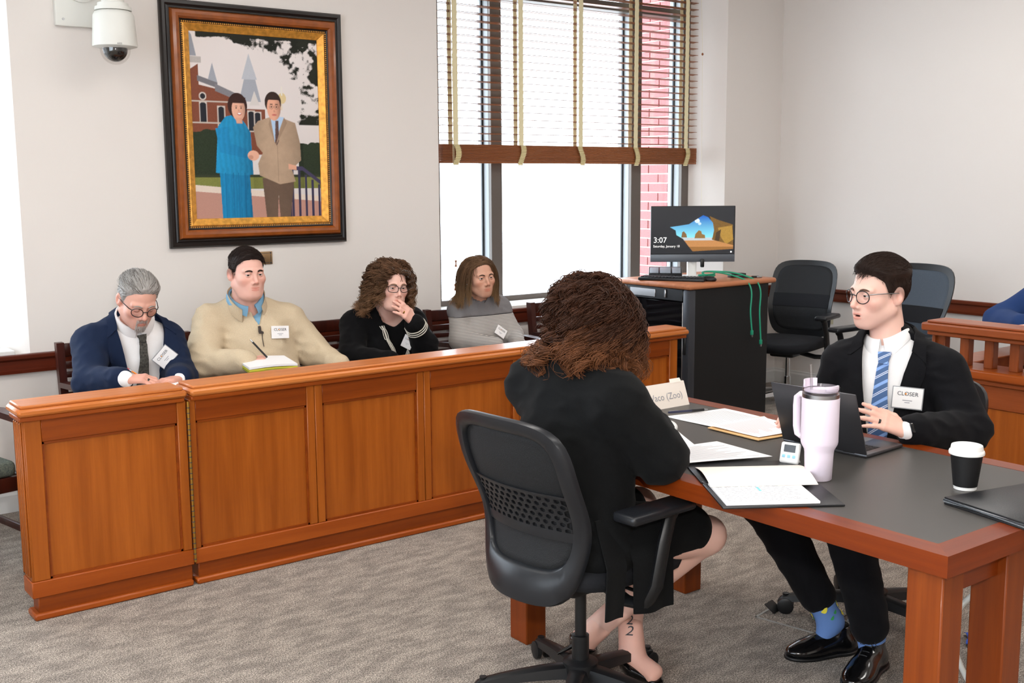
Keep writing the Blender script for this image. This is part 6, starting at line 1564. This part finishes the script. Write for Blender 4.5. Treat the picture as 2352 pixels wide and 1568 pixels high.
# black folder at the near end
t = thing('leather_folder', 'closed black leather folder with grey zip edge at the table end', 'folder', (2.76, 1.42, TZ), math.radians(-12))
MB().rbox((-.165, -.13, .014), (.165, .13, .020), .003).build('cover', 'black_leather', t)
MB().rbox((-.165, -.13, .0), (.165, .13, .005), .002).build('cover', 'black_leather', t)
zipm = mat('grey_zip_tape', srgb(116, 122, 128), .7, bump=.8, bscale=900, var=.4, vscale=700)
pth = [(-.163, -.128, .0095), (.163, -.128, .0095), (.163, .128, .0095), (-.163, .128, .0095)]
MB().tube(pth, .0052, 8, True).build('zip_edge', zipm, t)
MB().box((-.155, -.12, .005), (.155, .12, .014)).build('contents', 'paper', t, smooth=False)
# open portfolio
ex = unit(A([2.402-2.134, 1.727-1.906, 0])); ey = unit(A([2.358-2.134, 2.286-1.906, 0])); ey = unit(ey-ex*(ey@ex))
pc = A([2.134, 1.906, 0]); ang = math.atan2(ex[1], ex[0])
t = thing('portfolio', 'open black portfolio with lined notepad and handwritten notes at the table edge', 'portfolio', (2.134, 1.906, TZ), ang)
MB().rbox((0, 0, .0), (.325, .232, .006), .003).build('cover', 'black_leather', t)
MB().rbox((0, .248, .0), (.325, .470, .006), .003).build('cover', 'black_leather', t)
MB().rbox((.002, .226, .001), (.323, .254, .008), .003).build('spine', 'black_leather', t)
pad = MB().rbox((.012, .012, .006), (.262, .215, .013), .001, 1).build('notepad', 'paper', t)
ln = MB()
for k in range(18): ln.box((.016, .022+k*.0106, .0130), (.258, .0224+k*.0106, .0132))
tag(ln.build('ruled_lines', mat('rule_blue', srgb(176, 186, 214), .8), pad, smooth=False), kind='stuff')
hw_ = MB(); g_ = np.random.default_rng(2)
for k in range(17):
    x = .022
    while x < .24-.05*g_.random():
        n = g_.integers(3, 8); pts = [(x+i*.0028, .0245+k*.0106+g_.uniform(0, .0045), .0134) for i in range(n)]
        hw_.tube(pts, .00042, 3); x += n*.0028+.004
tag(hw_.build('handwriting', 'ink_soft', pad, smooth=False), kind='stuff')
MB().box((.13, .118, .0131), (.137, .160, .0133)).build('highlight_mark', mat('cyan_highlighter', srgb(130, 206, 218), .7), pad, smooth=False)
# turned-over cream page
G = np.zeros((12, 14, 3))
for i, u in enumerate(np.linspace(0, 1, 12)):
    for j, v in enumerate(np.linspace(0, 1, 14)): G[i, j] = (.008+.30*u+.01*v, .165+.235*v, .0145+.018*math.sin(v*math.pi)*(.6+.4*u)-.006*v)
pg = MB().slab(G, (0, 0, -.0006)).build('turned_page', 'paper_warm', t)
G = np.zeros((8, 10, 3))
for i, u in enumerate(np.linspace(0, 1, 8)):
    for j, v in enumerate(np.linspace(0, 1, 10)): G[i, j] = (-.02+.235*u, .255+.29*v, .0125+.007*math.sin(u*3+v*2)*.5)
# loose sheets
def sheet(label, corners, z, m='paper', name='paper_sheet', lines=0, sag=.002, ink='ink_soft', lift=0., group=None):
    c = A([sum(p[0] for p in corners)/4, sum(p[1] for p in corners)/4]); t = thing(name, label, 'paper', (c[0], c[1], TZ), group=group)
    P = A([(p[0]-c[0], p[1]-c[1]) for p in corners]); G = np.zeros((10, 10, 3))
    f = lambda u, v: P[0]*(1-u)*(1-v)+P[1]*u*(1-v)+P[2]*u*v+P[3]*(1-u)*v
    hh = lambda u, v: z+sag*(1+math.sin(u*4+v*3+c[0]*50))*.5+lift*v
    for i, u in enumerate(np.linspace(0, 1, 10)):
        for j, v in enumerate(np.linspace(0, 1, 10)): G[i, j] = (*f(u, v), hh(u, v))
    MB().slab(G, (0, 0, -.0008)).build('sheet', m, t)
    if lines:
        tx = MB(); g_ = np.random.default_rng(int(c[0]*1000))
        for k in range(lines):
            v = .1+.82*k/lines; u1 = g_.uniform(.6, .92)
            us = np.linspace(.08, u1, 8); pts = [(*f(u, v), hh(u, v)+.0006) for u in us]; dv = (f(0, 1)-f(0, 0))*.10/lines*2
            for a_, b_ in zip(pts[:-1], pts[1:]): n_ = len(tx.v); tx.add([a_, b_, (b_[0]+dv[0], b_[1]+dv[1], b_[2]), (a_[0]+dv[0], a_[1]+dv[1], a_[2])], [(0, 1, 2, 3)])
        tag(tx.build('printed_text', M['ink_soft'] if ink == 'ink_soft' else ink, t, smooth=False, fixn=False), kind='stuff')
    return t
pale = mat('pale_print', srgb(196, 198, 206), .8); pink = mat('pink_print', srgb(232, 196, 200), .8)
sheet('fanned white pages lying on the top half of the open portfolio', [(2.36, 2.272), (2.642, 2.165), (2.652, 2.40), (2.44, 2.45)], .012, lines=14, ink=pale)
sheet('white sheet under the black pen near the name tent', [(2.835, 2.815), (2.835, 2.562), (3.09, 2.50), (3.105, 2.775)], .002, lines=16, ink=pale)
t = sheet('printed sheets on a manila folder beside the laptop lid', [(2.815, 2.578), (2.815, 2.365), (2.945, 2.345), (3.085, 2.570)], .010, lines=18, ink=pink)
c2 = A([2.90, 2.46]); MB().slab(A([[(2.806-t.location.x, 2.582-t.location.y, .003), (2.796-t.location.x, 2.352-t.location.y, .003)], [(3.09-t.location.x, 2.588-t.location.y, .003), (2.97-t.location.x, 2.335-t.location.y, .003)]]), (0, 0, .003)).build('manila_folder', mat('manila_card', srgb(226, 184, 128), .8), t, smooth=False)
sheet('small white note card beside the woman in the black coat', [(2.515, 2.455), (2.578, 2.415), (2.70, 2.62), (2.62, 2.66)], .002, lines=6, ink=pale)
t = thing('computer_mouse', 'white rounded mouse at the coat sleeve edge on the table', 'mouse', (2.70, 2.665, TZ), math.radians(60))
MB().ell((0, 0, .010), (.052, .030, .020), 20, 12).build('shell', 'white_plastic', t)
# pen on the sheet
t = thing('ballpoint_pen', 'black ballpoint pen lying on the white sheet', 'pen', (2.93, 2.80, TZ+.007), math.radians(-18))
MB().tube([(-.075, 0, .005), (-.06, 0, .005), (.02, 0, .005)], [.0035, .0042, .0045], 12).build('barrel', mat('blue_black_plastic', srgb(38, 40, 66), .3), t)
MB().tube([(.02, 0, .005), (.07, 0, .005)], [.005, .005], 12).build('grip', 'black_plastic', t)
MB().tube([(.07, 0, .005), (.086, 0, .005)], [.004, .0012], 12).build('tip', 'steel', t)
MB().rbox((-.072, -.0015, .009), (-.035, .0015, .011), .0006).build('clip', 'steel', t)
# timer
t = thing('kitchen_timer', 'small white digital timer on a stand beside the tumbler', 'timer', (2.632, 2.095, TZ), math.radians(196))
R = A([[math.cos(.30), 0, -math.sin(.30)], [0, 1, 0], [math.sin(.30), 0, math.cos(.30)]]); R = A([[1, 0, 0], [0, 1, 0], [0, 0, 1]])@R
tp_ = (.0, 0, .004)
MB().rbox((-.008, -.030, 0), (.008, .030, .064), .007, 3).move(R, tp_).build('case', 'white_plastic', t)
MB().rbox((.0078, -.018, .034), (.0088, .018, .056), .0005, 1).move(R, tp_).build('display', mat('lcd_grey', srgb(60, 62, 66), .2), t)
for y in (-.016, 0, .016): MB().rbox((.0075, y-.0048, .017), (.0098, y+.0048, .026), .002).move(R, tp_).build('button', mat('pale_blue_button', srgb(150, 206, 236), .5), t)
MB().tube([(-.006, -.018, .045), (-.040, -.018, .003), (-.040, .018, .003), (-.006, .018, .045)], .0022, 8).build('wire_stand', 'white_plastic', t)
# name tent
t = thing('name_tent', 'folded white name tent standing on the far end of the table', 'name card', (2.965, 2.955, TZ), math.radians(0))
for s in (-1, 1):
    MB().slab(A([[(-.14, s*.035, 0), (.105, s*.035, 0)], [(-.14, s*.002, .088), (.105, s*.002, .088)]]), (0, .0008, 0)).build('card_face', 'paper_warm', t, smooth=False)
MB().slab(A([[(.03, -.004, .086), (.09, -.004, .086)], [(.034, .004, .100), (.088, .004, .100)]]), (0, .0008, 0)).build('torn_tab', 'paper_warm', t, smooth=False)
lettering('Waco (Zoo)', .036, (-.012, -.0195, .040), (1, 0, 0), (0, .033, .088), 'ink_soft', t, lift=.0012)

# ------------------------------------------------------------------ things held by the jurors
t = thing('pencil', 'orange pencil in the hand of the grey-haired man', 'pencil', (1.585, 4.70, .80))
pm = (A(P1_TIPS[0])+A(P1_TIPS[4]))/2-A([1.585, 4.70, .80]); pd = unit(A([.70, -.38, -.52])); A0, A1 = pm-pd*.135+A([0, 0, .006]), pm+pd*.045
MB().tube([A0+(A1-A0)*.12, A0+(A1-A0)*.92], .0036, 6).build('shaft', mat('orange_lacquer', srgb(240, 140, 40), .35), t)
MB().tube([A0, A0+(A1-A0)*.06], .0036, 8).build('eraser', mat('pink_rubber', srgb(190, 70, 80), .7), t)
MB().tube([A0+(A1-A0)*.06, A0+(A1-A0)*.12], .0038, 8).build('ferrule', 'steel', t)
MB().tube([A0+(A1-A0)*.92, A1], [.0036, .0006], 8).build('point', mat('bare_wood', srgb(222, 184, 140), .7), t)
t = thing('notebook', 'thin open notebook under the writing hand at the jury gate', 'notebook', (1.66, 4.64, .725), math.radians(4))
MB().slab(A([[(-.13+.26*i/9, -.10+.20*j, .012+.006*math.sin(i/9*3.1)) for j in (0, 1)] for i in range(10)]), (0, 0, -.006)).build('pages', 'paper', t)
MB().rbox((-.135, -.105, -.002), (.135, .105, .003), .001).build('cover', mat('pale_green_cover', srgb(176, 186, 150), .7), t)
MB().rbox((-.13, -.10, -.02), (.13, .10, -.003), .003).build('lap_book', 'ink', t)
t = thing('legal_pad', 'white and yellow legal pad on the lap of the man in beige', 'notepad', (2.235, 4.855, .735), math.radians(-8))
G = lambda z0, b: A([[(-.11+.23*i/9, -.10+.2*j/4, z0+b*math.sin(i/9*3.1)+.012*j/4+.035*(1-i/9)*0) for j in range(5)] for i in range(10)])
MB().slab(G(.010, .006), (0, 0, .010)).build('white_pages', 'paper', t)
MB().slab(G(.0, .004), (0, 0, .008)).build('yellow_pages', mat('legal_yellow', srgb(206, 200, 70), .8), t)
MB().slab(G(-.008, .010), (0, 0, .005)).build('folded_back_page', mat('legal_yellow_green', srgb(168, 170, 40), .8), t)
t = thing('ballpoint_pen', 'black pen with silver clip held above the legal pad', 'pen', (2.235, 4.90, .79))
MB().tube([(.02, -.015, -.015), (-.035, .02, .060)], .0045, 10).build('barrel', 'black_plastic', t)
MB().tube([(-.035, .02, .060), (-.044, .026, .072)], [.0045, .003], 10).build('cap', 'chrome', t)

# ------------------------------------------------------------------ on the equipment cart
t = thing('desktop_monitor', 'all-in-one monitor showing a beach cave lock screen on the equipment cart', 'monitor', (5.49, 5.22, .95), math.radians(-38+0))
Wm, Hm = .56, .315; z0 = .105
tilt = A([[1, 0, 0], [0, math.cos(.10), -math.sin(.10)], [0, math.sin(.10), math.cos(.10)]])
MB().rbox((-Wm/2, -.015, z0), (Wm/2, .012, z0+Hm+.055), .004).build('casing', 'black_plastic', t)
MB().rbox((-Wm/2, -.017, z0), (Wm/2, -.0145, z0+.05), .001).build('chin_bar', mat('silver_grey_bezel', srgb(96, 102, 110), .4, .4), t)
cv = Canvas(480, 270, 1.77); x, y = cv.x, cv.y
cv.put(x > -1, (30, 33, 38))
cave = [(.22, .57), (.34, .60), (.45, .63), (.53, .72), (.62, .82), (.68, .78), (.74, .66), (.755, .50), (.74, .36), (.73, .30), (.99, .18), (.99, .10), (.50, .05), (.44, .18), (.38, .32), (.30, .40), (.29, .50)]
cv.poly([(.70, .80), (.80, .72), (.98, .62), (.99, .15), (.72, .25), (.755, .5)], (104, 76, 32), .5)
cv.poly([(.80, .55), (.97, .60), (.99, .3), (.9, .2), (.84, .35)], (150, 116, 48), .4); cv.poly([(.78, .45), (.84, .52), (.82, .28), (.76, .2)], (60, 46, 28), .4)
msk = np.zeros_like(x, bool); cv2 = Canvas(480, 270, 1.77); cv2.poly(cave, (255, 255, 255)); msk = cv2.a[..., 0] > .5
k = np.clip((y-.35)/.45, 0, 1)
for i in range(3): cv.a[..., i] = np.where(msk & (y >= .33), A(srgb(120, 200, 214))[i]*(1-k)+A(srgb(16, 84, 170))[i]*k, cv.a[..., i])
cv.put(msk & (y < .345), (170, 178, 182), .1); cv.put(msk & (y < .285), (168, 118, 70), .12); cv.put(msk & (y < .15), (134, 92, 46), .15)
cv.poly([(.36, .35), (.37, .46), (.39, .48), (.42, .42), (.43, .35)], (112, 84, 50), .3, msk); cv.poly([(.52, .33), (.53, .42), (.57, .50), (.60, .48), (.61, .42), (.645, .40), (.65, .33)], (124, 94, 48), .35, msk)
cv.ell(.55, .70, .03, .05, (214, 224, 228), .1, msk & (cv.n > .3)); cv.ell(.58, .64, .02, .03, (200, 216, 226), .1, msk & (cv.n > .4))
M['screen_print'] = bpy.data.materials.new('lit_screen'); ms = M['screen_print']; ms.use_nodes = True; nt = ms.node_tree; va = nt.nodes.new('ShaderNodeVertexColor'); va.layer_name = 'Col'
b_ = nt.nodes['Principled BSDF']; nt.links.new(va.outputs[0], b_.inputs['Base Color']); nt.links.new(va.outputs[0], b_.inputs['Emission Color']); b_.inputs['Emission Strength'].default_value = .75; b_.inputs['Roughness'].default_value = .25
sc_ = cv.build('screen', 'screen_print', t, (-Wm/2+.006, -.0156, z0+.054), (Wm-.012, 0, 0), (0, 0, Hm-.004))
wt = mat('screen_white_text', srgb(235, 235, 235), .5, emit=(1, 1, 1), estr=.7)
lettering('3:07', .052, (-Wm/2+.018, -.0158, z0+.054+.090), (1, 0, 0), (0, 0, 1), wt, sc_, 'LEFT'); lettering('Saturday, January 18', .0215, (-Wm/2+.017, -.0158, z0+.054+.050), (1, 0, 0), (0, 0, 1), wt, sc_, 'LEFT')
MB().lathe([(.006, 0), (.006, .0005)], n=12).move(A([[1, 0, 0], [0, 0, -1], [0, 1, 0]]), (Wm/2-.025, -.0157, z0+.066)).build('tray_icon', wt, sc_)
MB().rbox((-.03, .0, .01), (.03, .04, z0+.15), .006).build('stand_neck', 'white_plastic', t)
MB().rbox((-.12, -.08, 0), (.12, .09, .012), .005).build('stand_foot', 'white_plastic', t)
MB().rbox((.05, -.045, .07), (.075, -.018, .125), .006).build('webcam', 'black_plastic', t)
t = thing('keyboard', 'black keyboard at the front edge of the equipment cart', 'keyboard', (5.235, 5.14, .95), math.radians(-62))
MB().rbox((-.22, -.07, 0), (.22, .075, .020), .006).build('case', 'black_plastic', t)
kk = None
for r in range(5):
    for c in range(18):
        if kk is None: o = MB().rbox((-.0085, -.0085, 0), (.0085, .0085, .007), .002, 1).build('key', 'grey_black', t); kk = o.data
        else: o = bpy.data.objects.new('key', kk); C.objects.link(o); o.parent = t
        o.location = (-.198+c*.0233, -.045+r*.0225, .020)
t = thing('conference_phone', 'black desk control phone with pale buttons behind the keyboard', 'phone', (5.32, 5.30, .95), math.radians(-45))
Rt = A([[1, 0, 0], [0, math.cos(.25), -math.sin(.25)], [0, math.sin(.25), math.cos(.25)]])
MB().rbox((-.11, -.07, .006), (.11, .08, .035), .006).move(Rt, (0, 0, .018)).build('case', 'black_plastic', t)
for i, (xa, xb) in enumerate(((-.10, -.045), (-.035, .035), (.045, .10))): MB().rbox((xa, -.06, .035), (xb, .05, .040), .002).move(Rt, (0, 0, .018)).build('button_panel', mat('pale_grey_buttons', srgb(150, 158, 168), .4), t)
t = thing('computer_mouse', 'black mouse beside the keyboard on the cart edge', 'mouse', (5.36, 4.95, .95), math.radians(-70))
MB().ell((0, 0, .012), (.055, .032, .022), 20, 12).build('shell', 'black_plastic', t)
MB().ell((-.045, 0, .018), (.012, .006, .010), 12, 8).build('wheel', 'steel', t)
t = thing('network_cable', 'green network cable coiled on the cart and hanging over its side', 'cable', (5.5, 4.96, .95))
gm = mat('green_cable', srgb(36, 150, 116), .4)
for i, (dx, drop) in enumerate(((0, -.33), (.09, -.40))):
    c_ = MB().tube(smooth_path([(-.06, .06, .02), (-.10, .10, .045), (-.02, .13, .05), (.06+dx, .06, .04), (.10+dx, -.04, .018), (.13+dx, -.115, -.01), (.14+dx, -.135, -.08), (.125+dx, -.135, -.2), (.14+dx, -.14, drop)], 50), .0055, 8).build('cable', gm, t)
    MB().rbox((.132+dx, -.147, drop-.03), (.150+dx, -.133, drop), .002).build('plug_boot', gm, c_); MB().rbox((.136+dx, -.145, drop-.045), (.147+dx, -.135, drop-.03), .001).build('plug', 'steel', c_)
th = np.linspace(0, 4*math.pi, 50); MB().tube([(-.05+.07*math.cos(a), .09+.03*math.sin(a), .012+.012*a/6) for a in th], .0055, 8).build('coil', gm, t)
t = thing('media_adapter', 'small black adapter box on the cart by the monitor', 'box', (5.72, 5.03, .95), math.radians(-20))
MB().rbox((-.055, -.03, 0), (.055, .03, .028), .004).build('case', 'black_plastic', t); MB().rbox((-.05, -.0305, .010), (.05, -.030, .016), .0002, 1).build('label_strip', 'steel', t)
t = thing('cable_loop', 'loose black cable ends at the far corner of the cart top', 'cable', (5.80, 4.93, .95))
MB().tube(smooth_path([(-.12, .05, .004), (-.05, .0, .004), (.02, -.02, .004), (.05, .02, .004), (0, .04, .004)], 24), .004, 8).build('cable', 'black_plastic', t)
MB().rbox((-.02, -.035, 0), (.02, -.02, .010), .003).build('plug', 'steel', t)

# ------------------------------------------------------------------ floor bits
t = thing('floor_box', 'carpeted floor outlet box with pale rim and black flap', 'floor box', (3.24, 2.50, 0), math.radians(12))
MB().prism([(-.12, -.12), (.12, -.12), (.12, .12), (-.12, .12)], 0, .0012).build('carpet_lid', 'carpet', t, smooth=False)
for lo, hi in (((-.125, -.125, 0), (.125, -.116, .003)), ((-.125, .116, 0), (.125, .125, .003)), ((-.125, -.125, 0), (-.116, .125, .003)), ((.116, -.125, 0), (.125, .125, .003))): MB().rbox(lo, hi, .001).build('rim', mat('grey_rim', srgb(150, 148, 144), .5), t)
MB().slab(A([[(-.06, .08, .004), (.0, .08, .004)], [(-.06, .12, .03), (.0, .12, .03)]]), (0, 0, .003)).build('flap', 'black_plastic', t)
t = thing('power_cable', 'white power cable winding across the floor under the table end', 'cable', (2.75, 1.55, 0))
wc = mat('white_cable', srgb(222, 222, 214), .5)
MB().tube(smooth_path([(.34, -.02, .66), (.32, .05, .52), (.25, .122, .41), (.25, .194, .325), (.25, .21, .257), (.25, .192, .167), (.24, .13, .10), (.18, .04, .02), (.08, -.03, .008), (-.02, -.12, .008)], 60), .0085, 10).build('cable', wc, t)
MB().tube(smooth_path([(.42, .16, .008), (.30, .06, .010), (.18, -.02, .030), (.10, -.10, .010), (.06, -.22, .008)], 40), .0075, 10).build('cable', wc, t)
for p in ((.25, .20, .315), (.25, .21, .265)): MB().tube([A(p)+A([-.012, 0, .006]), A(p)+A([.012, .0, -.006])], .0125, 10).build('cable_tie', 'alu', t)
t = thing('blue_tape_scrap', 'crumpled scrap of blue painter tape on the carpet', 'tape', (3.50, 1.98, 0), .6)
MB().slab(A([[(-.05+.02*i, -.008+.006*math.sin(i*2.1), .004+.010*abs(math.sin(i*1.7))), (-.05+.02*i, .012+.006*math.sin(i*1.3), .004+.012*abs(math.cos(i*1.9)))] for i in range(7)]), (0, 0, .001)).build('strip', mat('painter_blue', srgb(40, 84, 190), .6), t, smooth=False)
